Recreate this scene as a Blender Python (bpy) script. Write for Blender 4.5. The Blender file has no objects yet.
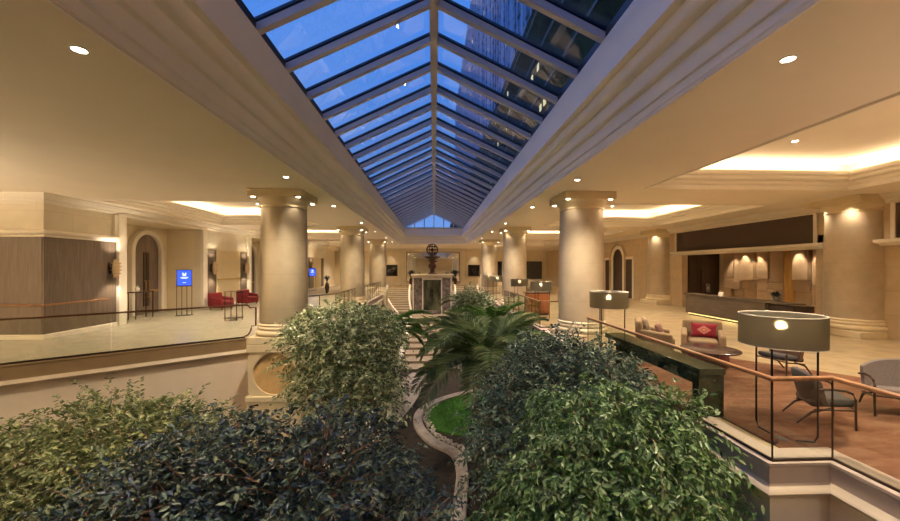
import bpy, math, random
import numpy as np
from mathutils import Vector
PI = math.pi
R = math.radians
random.seed(7)
SC = bpy.context.scene
COL = SC.collection

# ------------------------------------------------------------------ helpers
class MB:
    """Collects shapes; build() links them as ONE mesh object."""
    def __init__(s):
        s.v = []; s.f = []
    def add(s, vs, fs):
        b = len(s.v); s.v += [tuple(p) for p in vs]; s.f += [tuple(b + i for i in f) for f in fs]; return s
    def box(s, x0, x1, y0, y1, z0, z1):
        return s.add([(x0,y0,z0),(x1,y0,z0),(x1,y1,z0),(x0,y1,z0),(x0,y0,z1),(x1,y0,z1),(x1,y1,z1),(x0,y1,z1)],
                     [(0,3,2,1),(4,5,6,7),(0,1,5,4),(1,2,6,5),(2,3,7,6),(3,0,4,7)])
    def hexa(s, p):      # 8 points: bottom ring then top ring
        return s.add(p, [(0,3,2,1),(4,5,6,7),(0,1,5,4),(1,2,6,5),(2,3,7,6),(3,0,4,7)])
    def prism(s, poly, z0, z1):
        n = len(poly)
        vs = [(x,y,z0) for x,y in poly] + [(x,y,z1) for x,y in poly]
        return s.add(vs, [tuple(range(n-1,-1,-1)), tuple(range(n,2*n))] + [(i,(i+1)%n,n+(i+1)%n,n+i) for i in range(n)])
    def prism_axis(s, poly, a0, a1, axis):   # poly in the plane normal to axis ('x': (y,z); 'y': (x,z))
        n = len(poly)
        mk = (lambda p, a: (a,p[0],p[1])) if axis == 'x' else (lambda p, a: (p[0],a,p[1]))
        vs = [mk(p,a0) for p in poly] + [mk(p,a1) for p in poly]
        return s.add(vs, [tuple(range(n-1,-1,-1)), tuple(range(n,2*n))] + [(i,(i+1)%n,n+(i+1)%n,n+i) for i in range(n)])
    def lathe(s, prof, c=(0,0,0), seg=32, a0=0, a1=2*PI, sx=1, sy=1):
        full = abs(a1-a0-2*PI) < 1e-6
        m = seg if full else seg+1
        vs = []
        for r, z in prof:
            for k in range(m):
                a = a0+(a1-a0)*k/seg
                vs.append((c[0]+sx*r*math.cos(a), c[1]+sy*r*math.sin(a), c[2]+z))
        fs = []
        for i in range(len(prof)-1):
            for k in range(seg):
                k2 = (k+1) % m
                fs.append((i*m+k, i*m+k2, (i+1)*m+k2, (i+1)*m+k))
        if full:
            if prof[0][0] > 1e-4: fs.append(tuple(range(m-1,-1,-1)))
            if prof[-1][0] > 1e-4: fs.append(tuple((len(prof)-1)*m+k for k in range(m)))
        return s.add(vs, fs)
    def tube(s, pts, r, seg=8, closed=False):
        pts = [Vector(p) for p in pts]; n = len(pts)
        rr = r if isinstance(r, (list, tuple)) else [r]*n
        vs = []
        for i, p in enumerate(pts):
            if closed: t = pts[(i+1)%n]-pts[i-1]
            else: t = pts[min(i+1,n-1)]-pts[max(i-1,0)]
            t.normalize()
            up = Vector((0,0,1)) if abs(t.z) < .9 else Vector((0,1,0))
            a = t.cross(up).normalized(); b = a.cross(t)
            for k in range(seg):
                an = 2*PI*(k+.5)/seg
                vs.append(p + (a*math.cos(an)+b*math.sin(an))*rr[i])
        fs = []
        for i in range(n if closed else n-1):
            j = (i+1) % n
            for k in range(seg):
                k2 = (k+1) % seg
                fs.append((i*seg+k, i*seg+k2, j*seg+k2, j*seg+k))
        if not closed: fs += [tuple(range(seg-1,-1,-1)), tuple((n-1)*seg+k for k in range(seg))]
        return s.add(vs, fs)
    def sweep(s, path, prof, closed=False, loop=True):
        """path (x,y) list; prof list of (offset to the left of travel, z); mitred corners."""
        n = len(path); P = [Vector((p[0],p[1])) for p in path]; m = len(prof); vs = []
        for i in range(n):
            din = P[i]-P[i-1] if (i > 0 or closed) else P[1]-P[0]
            dout = P[(i+1)%n]-P[i] if (i < n-1 or closed) else din
            if not (i > 0 or closed): din = dout
            din = din.normalized(); dout = dout.normalized()
            n1 = Vector((-din.y,din.x)); n2 = Vector((-dout.y,dout.x)); b = n1+n2; b = b/(b.length_squared/2)
            for o, z in prof: vs.append((P[i].x+b.x*o, P[i].y+b.y*o, z))
        fs = []
        mm = m if loop else m-1
        for i in range(n if closed else n-1):
            j = (i+1) % n
            for k in range(mm):
                k2 = (k+1) % m
                fs.append((i*m+k, j*m+k, j*m+k2, i*m+k2))
        if loop and not closed: fs += [tuple(range(m)), tuple((n-1)*m+k for k in range(m-1,-1,-1))]
        return s.add(vs, fs)
    def sphere(s, c, rx, ry=None, rz=None, seg=16, rings=10):
        ry = ry or rx; rz = rz or rx
        prof = [(max(math.sin(PI*i/rings),1e-5), -math.cos(PI*i/rings)) for i in range(rings+1)]
        vs = []; b = MB().lathe(prof, (0,0,0), seg)
        return s.add([(c[0]+x*rx, c[1]+y*ry, c[2]+z*rz) for x,y,z in b.v], b.f)
    def rot(s, ang, c=(0,0)):
        ca, sa = math.cos(ang), math.sin(ang)
        s.v = [(c[0]+(x-c[0])*ca-(y-c[1])*sa, c[1]+(x-c[0])*sa+(y-c[1])*ca, z) for x,y,z in s.v]; return s
    def build(s, name, mat, parent=None, smooth=False, bevel=0, world=False, bseg=2, subsurf=0):
        me = bpy.data.meshes.new(name)
        vs = s.v
        if world and parent is not None:
            L = parent_world(parent); vs = [(x-L.x,y-L.y,z-L.z) for x,y,z in vs]
        me.from_pydata(vs, [], s.f); me.validate()
        import bmesh
        bm = bmesh.new(); bm.from_mesh(me); bmesh.ops.recalc_face_normals(bm, faces=bm.faces); bm.to_mesh(me); bm.free()
        if mat is not None: me.materials.append(mat)
        o = bpy.data.objects.new(name, me); COL.objects.link(o)
        if parent is not None: o.parent = parent
        if smooth:
            for p in me.polygons: p.use_smooth = True
            try: me.set_sharp_from_angle(angle=R(smooth if smooth is not True else 40))
            except Exception: pass
        if bevel:
            md = o.modifiers.new('bevel','BEVEL'); md.width = bevel; md.segments = bseg; md.limit_method = 'ANGLE'; md.angle_limit = R(40)
            for p in me.polygons: p.use_smooth = True
            try: me.set_sharp_from_angle(angle=R(40))
            except Exception: pass
        if subsurf:
            md = o.modifiers.new('subd','SUBSURF'); md.levels = subsurf; md.render_levels = subsurf
        return o

def parent_world(o):
    L = Vector(o.location)
    while o.parent is not None:
        o = o.parent; L += Vector(o.location)
    return L
def tag(o, label=None, cat=None, group=None, kind=None):
    if label: o['label'] = label
    if cat: o['category'] = cat
    if group: o['group'] = group
    if kind: o['kind'] = kind
    return o
def thing(name, label, cat, loc=(0,0,0), rz=0, group=None, kind=None):
    o = bpy.data.objects.new(name, None); COL.objects.link(o)
    o.location = loc; o.rotation_euler = (0,0,rz); o.empty_display_size = .1
    return tag(o, label, cat, group, kind)
def structure(o): o['kind'] = 'structure'; return o
def s_empty(name, loc=(0,0,0)):
    o = bpy.data.objects.new(name, None); COL.objects.link(o); o.location = loc; o['kind'] = 'structure'; return o
def dup(root, loc, rz=0, label=None, group=None, scale=None):
    kids = list(root.children)
    r = root.copy(); COL.objects.link(r); r.location = loc; r.rotation_euler = (0,0,rz)
    if label: r['label'] = label
    if group: r['group'] = group
    if scale: r.scale = scale
    for ch in kids:
        c = ch.copy(); COL.objects.link(c); c.parent = r
        for g in list(ch.children):
            d = g.copy(); COL.objects.link(d); d.parent = c
    return r

# ------------------------------------------------------------------ materials
def nt(name):
    m = bpy.data.materials.new(name); m.use_nodes = True
    t = m.node_tree; t.nodes.clear()
    out = t.nodes.new('ShaderNodeOutputMaterial')
    return m, t, out
def pm(name, col, rough=.5, metal=0, var=.08, scale=4, stretch=(1,1,1), bump=0, bscale=60, spec=.5, coat=0, emis=None, estr=0, coord='Object'):
    m, t, out = nt(name)
    b = t.nodes.new('ShaderNodeBsdfPrincipled')
    tc = t.nodes.new('ShaderNodeTexCoord'); mp = t.nodes.new('ShaderNodeMapping'); mp.inputs['Scale'].default_value = stretch
    t.links.new(tc.outputs[coord], mp.inputs[0])
    nz = t.nodes.new('ShaderNodeTexNoise'); nz.inputs['Scale'].default_value = scale; nz.inputs['Detail'].default_value = 6
    t.links.new(mp.outputs[0], nz.inputs['Vector'])
    rp = t.nodes.new('ShaderNodeValToRGB')
    rp.color_ramp.elements[0].position = .3; rp.color_ramp.elements[1].position = .7
    rp.color_ramp.elements[0].color = (*[c*(1-var) for c in col],1); rp.color_ramp.elements[1].color = (*[min(1,c*(1+var)) for c in col],1)
    t.links.new(nz.outputs['Fac'], rp.inputs[0]); t.links.new(rp.outputs[0], b.inputs['Base Color'])
    b.inputs['Roughness'].default_value = rough; b.inputs['Metallic'].default_value = metal
    b.inputs['Specular IOR Level'].default_value = spec; b.inputs['Coat Weight'].default_value = coat
    if emis: b.inputs['Emission Color'].default_value = (*emis,1); b.inputs['Emission Strength'].default_value = estr
    if bump:
        n2 = t.nodes.new('ShaderNodeTexNoise'); n2.inputs['Scale'].default_value = bscale; t.links.new(mp.outputs[0], n2.inputs['Vector'])
        bp = t.nodes.new('ShaderNodeBump'); bp.inputs['Strength'].default_value = bump; bp.inputs['Distance'].default_value = .02
        t.links.new(n2.outputs['Fac'], bp.inputs['Height']); t.links.new(bp.outputs[0], b.inputs['Normal'])
    t.links.new(b.outputs[0], out.inputs[0])
    return m
def emat(name, col, strength):
    m, t, out = nt(name); e = t.nodes.new('ShaderNodeEmission'); e.inputs[0].default_value = (*col,1); e.inputs[1].default_value = strength
    t.links.new(e.outputs[0], out.inputs[0]); return m
def glassmat(name, tint=(.93,.97,.95), ior=1.45, rough=0.0, refl=(1,1,1)):
    m, t, out = nt(name)
    tr = t.nodes.new('ShaderNodeBsdfTransparent'); tr.inputs[0].default_value = (*tint,1)
    gl = t.nodes.new('ShaderNodeBsdfGlossy'); gl.inputs['Roughness'].default_value = rough; gl.inputs[0].default_value = (*refl,1)
    fr = t.nodes.new('ShaderNodeFresnel')      # thin sheet: same reflectance from either side
    ge = t.nodes.new('ShaderNodeNewGeometry'); iv = t.nodes.new('ShaderNodeMapRange'); iv.inputs[3].default_value = ior; iv.inputs[4].default_value = 1/ior
    t.links.new(ge.outputs['Backfacing'], iv.inputs[0]); t.links.new(iv.outputs[0], fr.inputs[0])
    mx = t.nodes.new('ShaderNodeMixShader')
    t.links.new(fr.outputs[0], mx.inputs[0]); t.links.new(tr.outputs[0], mx.inputs[1]); t.links.new(gl.outputs[0], mx.inputs[2]); t.links.new(mx.outputs[0], out.inputs[0])
    return m
def tilemat(name, c1, c2, mortar, w, h, rough=.3, msize=.008, var=.06, off=.5, vertical=False):
    """stone slabs with thin joints; vertical=True lays courses up a wall"""
    m, t, out = nt(name)
    b = t.nodes.new('ShaderNodeBsdfPrincipled'); b.inputs['Roughness'].default_value = rough
    tc = t.nodes.new('ShaderNodeTexCoord'); vec = tc.outputs['Object']
    if vertical:
        sx = t.nodes.new('ShaderNodeSeparateXYZ'); t.links.new(vec, sx.inputs[0])
        ad = t.nodes.new('ShaderNodeMath'); ad.operation = 'ADD'; t.links.new(sx.outputs[0], ad.inputs[0]); t.links.new(sx.outputs[1], ad.inputs[1])
        cb = t.nodes.new('ShaderNodeCombineXYZ'); t.links.new(ad.outputs[0], cb.inputs[0]); t.links.new(sx.outputs[2], cb.inputs[1]); vec = cb.outputs[0]
    br = t.nodes.new('ShaderNodeTexBrick'); br.offset = off; br.inputs['Scale'].default_value = 1
    br.inputs['Brick Width'].default_value = w; br.inputs['Row Height'].default_value = h; br.inputs['Mortar Size'].default_value = msize
    br.inputs['Color1'].default_value = (*c1,1); br.inputs['Color2'].default_value = (*c2,1); br.inputs['Mortar'].default_value = (*mortar,1)
    t.links.new(vec, br.inputs[0])
    nz = t.nodes.new('ShaderNodeTexNoise'); nz.inputs['Scale'].default_value = 2.5; nz.inputs['Detail'].default_value = 8; t.links.new(tc.outputs['Object'], nz.inputs['Vector'])
    mr = t.nodes.new('ShaderNodeMapRange'); mr.inputs[1].default_value = .3; mr.inputs[2].default_value = .7; mr.inputs[3].default_value = 1-var*2; mr.inputs[4].default_value = 1+var
    t.links.new(nz.outputs['Fac'], mr.inputs[0])
    mx = t.nodes.new('ShaderNodeVectorMath'); mx.operation = 'SCALE'; t.links.new(br.outputs['Color'], mx.inputs[0]); t.links.new(mr.outputs[0], mx.inputs['Scale'])
    t.links.new(mx.outputs[0], b.inputs['Base Color']); t.links.new(b.outputs[0], out.inputs[0])
    return m
def leafmat(name, cols, rough=.35, transl=.25, spec=.5):
    m, t, out = nt(name)
    g = t.nodes.new('ShaderNodeNewGeometry'); rp = t.nodes.new('ShaderNodeValToRGB'); cr = rp.color_ramp
    cr.elements[0].position = 0; cr.elements[0].color = (*cols[0],1); cr.elements[1].position = 1; cr.elements[1].color = (*cols[-1],1)
    for i, c in enumerate(cols[1:-1]):
        e = cr.elements.new((i+1)/(len(cols)-1)); e.color = (*c,1)
    t.links.new(g.outputs['Random Per Island'], rp.inputs[0])
    b = t.nodes.new('ShaderNodeBsdfPrincipled'); b.inputs['Roughness'].default_value = rough; b.inputs['Specular IOR Level'].default_value = spec
    tl = t.nodes.new('ShaderNodeBsdfTranslucent'); mx = t.nodes.new('ShaderNodeMixShader'); mx.inputs[0].default_value = transl
    t.links.new(rp.outputs[0], b.inputs['Base Color']); t.links.new(rp.outputs[0], tl.inputs[0])
    t.links.new(b.outputs[0], mx.inputs[1]); t.links.new(tl.outputs[0], mx.inputs[2]); t.links.new(mx.outputs[0], out.inputs[0])
    return m

M = {}
M['ceil'] = pm('ceiling_plaster', (.89,.81,.68), .8, var=.02, scale=1)
M['mould'] = pm('moulding_plaster', (.80,.74,.64), .6, var=.02, scale=1)
M['beam'] = pm('beam_plaster', (.93,.88,.82), .6, var=.03, scale=1)
M['cream'] = tilemat('cream_stone_wall', (.74,.67,.54), (.72,.655,.53), (.60,.52,.40), 2.2, .75, .55, .006, .03, vertical=True)
M['creamplain'] = pm('cream_plaster', (.76,.67,.50), .6, var=.04, scale=1.5)
M['stone'] = tilemat('beige_stone_wall', (.50,.385,.245), (.48,.37,.235), (.37,.28,.17), 1.3, .7, .45, .006, .05, vertical=True)
M['shaft'] = tilemat('column_champagne_plaster', (.46,.385,.27), (.445,.375,.265), (.39,.32,.22), 2.0, .95, .36, .005, .05, vertical=True)
M['shaft_r'] = tilemat('column_beige_marble', (.48,.39,.275), (.46,.375,.265), (.40,.32,.22), 1.1, .55, .4, .004, .07, vertical=True)
next(n for n in M['shaft'].node_tree.nodes if n.type == 'BSDF_PRINCIPLED').inputs['Metallic'].default_value = .3
M['capital'] = pm('capital_plaster', (.66,.55,.36), .45, var=.03)
M['colbase'] = pm('column_base_stone', (.74,.63,.43), .35, var=.06)
M['gardenwall'] = pm('garden_wall_render', (.78,.67,.55), .7, var=.05, scale=2)
M['fascia'] = pm('fascia_stone', (.42,.34,.29), .5, var=.06, scale=3)
M['fascia_l'] = pm('fascia_brown_stone', (.26,.18,.10), .5, var=.08, scale=3)
M['lip'] = pm('lip_moulding', (.55,.46,.35), .5, var=.04)
M['arch_tan'] = pm('honey_marble', (.62,.42,.20), .35, var=.2, scale=3)
M['wood'] = pm('taupe_veneer', (.115,.085,.064), .45, var=.25, scale=3, stretch=(6,6,.5))
M['wooddoor'] = pm('door_veneer', (.17,.13,.10), .45, var=.25, scale=3, stretch=(8,8,.5))
M['darkpanel'] = pm('dark_brown_fabric_panel', (.052,.030,.020), .8, var=.15, scale=30)
M['darkwood'] = pm('dark_wood', (.035,.018,.010), .4, var=.4, scale=2, stretch=(4,4,.4))
M['deskwood'] = pm('desk_bronze_panel', (.085,.063,.045), .4, var=.2, scale=4, stretch=(8,.5,3))
M['rail'] = pm('handrail_oak', (.26,.125,.055), .35, var=.3, scale=4, stretch=(3,.6,3))
M['bronze'] = pm('dark_bronze', (.055,.033,.022), .35, metal=.7, var=.2)
M['railbr'] = pm('bronze_handrail', (.12,.055,.03), .3, metal=.6, var=.2)
M['brass'] = pm('brass', (.55,.36,.14), .3, metal=1, var=.1)
M['copper'] = pm('copper_rail', (.28,.14,.07), .4, metal=.6, var=.1)
M['black'] = pm('black_metal', (.014,.012,.011), .4, metal=.3, var=.1)
M['floor_l'] = tilemat('terrace_marble', (.51,.46,.385), (.49,.445,.37), (.41,.36,.28), 1.2, 1.2, .25, .006, .06, off=0)
M['floor_r'] = tilemat('lobby_marble', (.54,.42,.26), (.51,.40,.25), (.42,.32,.19), 1.0, 1.0, .22, .006, .08, off=0)
M['soil'] = pm('garden_soil', (.045,.032,.022), .9, var=.4, scale=6, bump=.6, bscale=25)
M['lawn'] = pm('lawn_turf', (.08,.24,.03), .9, var=.3, scale=20, bump=.5, bscale=90)
M['kerb'] = pm('pale_kerb_stone', (.55,.46,.38), .6, var=.2, scale=5)
M['step'] = pm('stair_limestone', (.36,.29,.21), .45, var=.1, scale=3)
M['glass'] = glassmat('balustrade_glass', (.93,.945,.905))
M['skyglass'] = glassmat('skylight_glass', (.86,.92,.97), 1.5)
M['rafter'] = pm('rafter_paint', (.56,.54,.56), .5, var=.04)
M['glazing'] = pm('glazing_bar_metal', (.035,.035,.05), .4, metal=.4)
M['lens'] = emat('downlight_lens', (1,.88,.66), 30)
M['lensS'] = emat('capital_spot_lens', (1,.86,.62), 14)
M['cove'] = emat('cove_led', (1,.86,.62), 6)
M['bulb'] = emat('lamp_bulb', (1,.84,.55), 75)
M['white'] = pm('white_metal', (.8,.78,.74), .4, var=.02)
M['mirror'] = pm('mirror_silver', (.86,.84,.80), .03, metal=1, var=0)
M['screen'] = pm('dark_screen', (.012,.011,.012), .12, var=.1)
M['signblue'] = emat('blue_display', (.045,.10,.85), 1.5)
M['signwhite'] = emat('display_white_marks', (.75,.85,1), 1.5)
M['red'] = pm('red_velvet', (.20,.012,.018), .8, var=.15, scale=20)
M['darkred'] = pm('dark_red_velvet', (.09,.014,.010), .8, var=.15, scale=20)
M['beigefab'] = pm('beige_upholstery', (.26,.18,.10), .85, var=.1, scale=40, bump=.2, bscale=200)
M['greyfab'] = pm('grey_upholstery', (.17,.145,.135), .85, var=.12, scale=40, bump=.2, bscale=200)
M['darkgrey'] = pm('charcoal_upholstery', (.055,.05,.052), .8, var=.15, scale=40)
M['chairwood'] = pm('dark_walnut', (.045,.022,.014), .4, var=.2, scale=6)
M['tabletop'] = pm('dark_table_top', (.06,.035,.03), .18, var=.2, scale=6)
M['brownleather'] = pm('brown_leather', (.12,.06,.03), .5, var=.15)
M['greenstone'] = pm('green_marble', (.030,.033,.020), .15, var=.6, scale=5)
M['orangewood'] = pm('orange_brown_wood', (.36,.12,.04), .4, var=.2, scale=4, stretch=(5,5,.6))
M['block'] = tilemat('tan_leather_block', (.40,.275,.165), (.38,.265,.16), (.30,.20,.11), .9, .35, .5, .004, .06, vertical=True)
M['blockgold'] = pm('gold_panel', (.42,.24,.07), .35, metal=.5, var=.25, scale=2, stretch=(3,3,.5))
M['bark'] = pm('fig_bark', (.20,.12,.075), .85, var=.3, scale=12, bump=.5, bscale=50)
M['twig'] = pm('twig_bark', (.26,.14,.085), .8, var=.3, scale=12)
M['bronzestat'] = pm('bronze_sculpture', (.10,.05,.03), .35, metal=.6, var=.3)
M['vein'] = pm('grey_veined_marble', (.20,.165,.14), .25, var=.6, scale=5)
M['waterpanel'] = pm('water_wall_glass', (.10,.105,.06), .10, var=.95, scale=2.2, stretch=(1,1,.35), spec=.8)
M['ceramic'] = pm('dark_ceramic', (.05,.03,.025), .3)
M['pebble'] = pm('pale_pebbles', (.58,.50,.42), .7, var=.4, scale=9)
M['facade'] = pm('tower_concrete', (.05,.06,.09), .6, var=.3, scale=.2)
M['facadeglass'] = pm('tower_glass', (.05,.09,.20), .25, metal=.2, var=.7, scale=.4, stretch=(1,1,.3))
M['darkfacade'] = pm('dark_stone_facade', (.020,.026,.014), .9, var=.6, scale=.4, spec=.05)
M['litwin'] = emat('lit_window', (1,.85,.5), .9)
M['paper'] = pm('white_paper', (.7,.68,.62), .6)
M['cushion'] = pm('patterned_cushion', (.42,.32,.22), .9, var=.5, scale=14)

def carpetmat():
    m, t, out = nt('red_carpet'); b = t.nodes.new('ShaderNodeBsdfPrincipled'); b.inputs['Roughness'].default_value = .95; b.inputs['Specular IOR Level'].default_value = .1
    tc = t.nodes.new('ShaderNodeTexCoord'); mp = t.nodes.new('ShaderNodeMapping'); mp.inputs['Scale'].default_value = (1.2,3.6,1); t.links.new(tc.outputs['Object'], mp.inputs[0])
    n = t.nodes.new('ShaderNodeTexNoise'); n.inputs['Scale'].default_value = 1.6; n.inputs['Detail'].default_value = 9; n.inputs['Roughness'].default_value = .68; n.inputs['Distortion'].default_value = .6
    t.links.new(mp.outputs[0], n.inputs['Vector'])
    rp = t.nodes.new('ShaderNodeValToRGB'); cr = rp.color_ramp
    cr.elements[0].position = .3; cr.elements[0].color = (.115,.048,.028,1); cr.elements[1].position = .72; cr.elements[1].color = (.25,.15,.095,1)
    e = cr.elements.new(.5); e.color = (.185,.088,.053,1)
    t.links.new(n.outputs['Fac'], rp.inputs[0]); t.links.new(rp.outputs[0], b.inputs['Base Color']); t.links.new(b.outputs[0], out.inputs[0]); return m
M['carpet'] = carpetmat()
def shademat():
    """loosely woven lamp shade: lets part of the light straight through"""
    m, t, out = nt('woven_shade')
    d = t.nodes.new('ShaderNodeBsdfDiffuse'); d.inputs[0].default_value = (.17,.155,.125,1)
    tl = t.nodes.new('ShaderNodeBsdfTranslucent'); tl.inputs[0].default_value = (.20,.165,.11,1)
    tr = t.nodes.new('ShaderNodeBsdfTransparent'); tr.inputs[0].default_value = (1,.95,.8,1)
    a = t.nodes.new('ShaderNodeMixShader'); a.inputs[0].default_value = .55
    c = t.nodes.new('ShaderNodeMixShader'); c.inputs[0].default_value = .04
    rf = t.nodes.new('ShaderNodeBsdfRefraction'); rf.inputs['Color'].default_value = (1,.93,.75,1); rf.inputs['Roughness'].default_value = .5; rf.inputs['IOR'].default_value = 1.12
    e2 = t.nodes.new('ShaderNodeMixShader'); e2.inputs[0].default_value = .30
    t.links.new(d.outputs[0], a.inputs[1]); t.links.new(tl.outputs[0], a.inputs[2]); t.links.new(a.outputs[0], e2.inputs[1]); t.links.new(rf.outputs[0], e2.inputs[2]); t.links.new(e2.outputs[0], c.inputs[1]); t.links.new(tr.outputs[0], c.inputs[2]); t.links.new(c.outputs[0], out.inputs[0]); return m
M['shade'] = shademat()
def diamondmat():
    m, t, out = nt('crimson_cushion_motif'); b = t.nodes.new('ShaderNodeBsdfPrincipled'); b.inputs['Roughness'].default_value = .9
    tc = t.nodes.new('ShaderNodeTexCoord'); sp = t.nodes.new('ShaderNodeSeparateXYZ'); t.links.new(tc.outputs['Object'], sp.inputs[0])
    def mth(op, a, bb=None, v=None):
        n = t.nodes.new('ShaderNodeMath'); n.operation = op; t.links.new(a, n.inputs[0])
        if bb is not None: t.links.new(bb, n.inputs[1])
        if v is not None: n.inputs[1].default_value = v
        return n.outputs[0]
    ax = mth('ABSOLUTE', sp.outputs[0]); az = mth('ABSOLUTE', mth('MULTIPLY', sp.outputs[2], v=1.35)); s = mth('ADD', ax, az)
    rp = t.nodes.new('ShaderNodeValToRGB'); cr = rp.color_ramp; cr.interpolation = 'CONSTANT'
    red = (.22,.008,.022,1); bei = (.62,.30,.20,1)
    cr.elements[0].position = 0; cr.elements[0].color = bei; cr.elements[1].position = .04; cr.elements[1].color = red
    for p, c in ((.07,bei),(.10,red),(.115,bei),(.135,red)):
        e = cr.elements.new(p); e.color = c
    t.links.new(s, rp.inputs[0]); t.links.new(rp.outputs[0], b.inputs['Base Color']); t.links.new(b.outputs[0], out.inputs[0]); return m
M['crimson'] = diamondmat()
M['leaf_right'] = leafmat('fig_leaf', [(.03,.075,.016),(.06,.13,.03),(.09,.18,.045),(.17,.27,.10),(.27,.36,.17),(.05,.10,.035)], .32, .25)
M['leaf_dark_sky'] = leafmat('dark_leaf_sky_tint', [(.010,.022,.020),(.016,.036,.036),(.025,.05,.055),(.05,.085,.06),(.13,.16,.09),(.022,.036,.065),(.03,.05,.09)], .42, .12, .3)  # bluish shades put the sky's reflection into the leaf colour
M['leaf_var'] = leafmat('variegated_leaf', [(.045,.09,.03),(.10,.16,.055),(.26,.32,.15),(.55,.57,.36),(.42,.45,.26),(.06,.11,.04)], .35, .25)
M['leaf_left'] = leafmat('olive_leaf', [(.035,.06,.018),(.08,.115,.035),(.15,.18,.06),(.32,.34,.15),(.045,.065,.03)], .35, .25)
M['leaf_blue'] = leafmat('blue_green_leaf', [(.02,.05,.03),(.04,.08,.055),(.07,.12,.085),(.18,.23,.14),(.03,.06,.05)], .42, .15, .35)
M['frond'] = leafmat('palm_leaflet', [(.06,.11,.035),(.11,.18,.06),(.20,.26,.10),(.32,.36,.18),(.08,.13,.05)], .35, .2)
M['frond_bright'] = leafmat('bright_palm_leaflet', [(.05,.13,.02),(.09,.20,.03),(.13,.26,.05)], .35, .25)
M['grass'] = leafmat('grass_blade', [(.07,.24,.02),(.11,.34,.03),(.15,.40,.05)], .6, .2)
# ------------------------------------------------------------------ camera, world, render settings
cam = bpy.data.cameras.new('camera'); co = bpy.data.objects.new('camera', cam); COL.objects.link(co)
co.location = (0,0,2.1); co.rotation_euler = (PI/2,0,-R(2.41))
cam.sensor_fit = 'HORIZONTAL'; cam.sensor_width = 36; cam.lens = 15.2; cam.shift_y = .0072; cam.clip_start = .05; cam.clip_end = 600
SC.camera = co
SC.view_settings.view_transform = 'Standard'; SC.view_settings.look = 'None'; SC.view_settings.gamma = 1
SC.view_settings.exposure = 0.25; SC.view_settings.use_curve_mapping = False
cy = SC.cycles; cy.use_denoising = True; cy.max_bounces = 10; cy.diffuse_bounces = 6; cy.glossy_bounces = 4; cy.transparent_max_bounces = 24; cy.transmission_bounces = 6
cy.sample_clamp_indirect = 6; cy.caustics_reflective = False; cy.caustics_refractive = False
try: cy.denoiser = 'OPENIMAGEDENOISE'
except Exception: pass
W = bpy.data.worlds.new('dusk_sky'); SC.world = W; W.use_nodes = True; t = W.node_tree; t.nodes.clear()
wo = t.nodes.new('ShaderNodeOutputWorld'); bg = t.nodes.new('ShaderNodeBackground'); tc = t.nodes.new('ShaderNodeTexCoord')
sp = t.nodes.new('ShaderNodeSeparateXYZ'); t.links.new(tc.outputs['Generated'], sp.inputs[0])
rp = t.nodes.new('ShaderNodeValToRGB'); cr = rp.color_ramp
cr.elements[0].position = 0; cr.elements[0].color = (.20,.34,.68,1); cr.elements[1].position = .95; cr.elements[1].color = (.055,.21,.72,1)
e = cr.elements.new(.45); e.color = (.085,.26,.76,1)
t.links.new(sp.outputs[2], rp.inputs[0])
nz = t.nodes.new('ShaderNodeTexNoise'); nz.inputs['Scale'].default_value = 2.2; nz.inputs['Detail'].default_value = 6; t.links.new(tc.outputs['Generated'], nz.inputs['Vector'])
mr = t.nodes.new('ShaderNodeMapRange'); mr.inputs[1].default_value = .5; mr.inputs[2].default_value = .85; mr.inputs[3].default_value = 0; mr.inputs[4].default_value = .25; t.links.new(nz.outputs['Fac'], mr.inputs[0])
mx = t.nodes.new('ShaderNodeMix'); mx.data_type = 'RGBA'; t.links.new(mr.outputs[0], mx.inputs[0]); t.links.new(rp.outputs[0], mx.inputs[6]); mx.inputs[7].default_value = (.34,.44,.68,1)
t.links.new(mx.outputs[2], bg.inputs[0]); bg.inputs[1].default_value = 1.08; t.links.new(bg.outputs[0], wo.inputs[0])
WARM = (1,.815,.585); DLF = 2.15

def spot(name, loc, power, size=110, blend=.7, radius=.05, col=WARM, rot=(0,0,0), parent=None):
    l = bpy.data.lights.new(name,'SPOT'); l.energy = power; l.color = col; l.spot_size = R(size); l.spot_blend = blend; l.shadow_soft_size = radius
    o = bpy.data.objects.new(name,l); COL.objects.link(o); o.location = loc; o.rotation_euler = rot; return o
def point(name, loc, power, radius=.05, col=WARM):
    l = bpy.data.lights.new(name,'POINT'); l.energy = power; l.color = col; l.shadow_soft_size = radius
    o = bpy.data.objects.new(name,l); COL.objects.link(o); o.location = loc; return o
def area(name, loc, sx, sy, power, rot=(0,0,0), col=WARM):
    l = bpy.data.lights.new(name,'AREA'); l.shape = 'RECTANGLE'; l.size = sx; l.size_y = sy; l.energy = power; l.color = col
    o = bpy.data.objects.new(name,l); COL.objects.link(o); o.location = loc; o.rotation_euler = rot; return o

# ------------------------------------------------------------------ floors
CEIL = 4.23; GZ = -3.4
structure(MB().prism([(-17,-9),(-12.5,-9),(-12.5,5.51),(-5.13,11.57),(-5.13,11.93),(-3.9,11.93),(-3.9,31),(-5,31),(-5,40),(-17,40)], -.28, 0).build('floor', M['floor_l']))
structure(MB().prism([(4.22,-9),(13.6,-9),(13.6,12.6),(15.3,12.6),(15.3,19.8),(13.6,19.8),(13.6,40),(5,40),(5,31),(3.55,31),(3.55,3.88),(4.22,3.88)], -.28, 0).build('floor', M['floor_r']))
structure(MB().box(-17,13.6,40,44.3,-.4,0).build('floor', M['floor_r']))
structure(MB().box(-13,5.2,-9,40,GZ-.2,GZ).build('floor', M['soil']))

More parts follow.
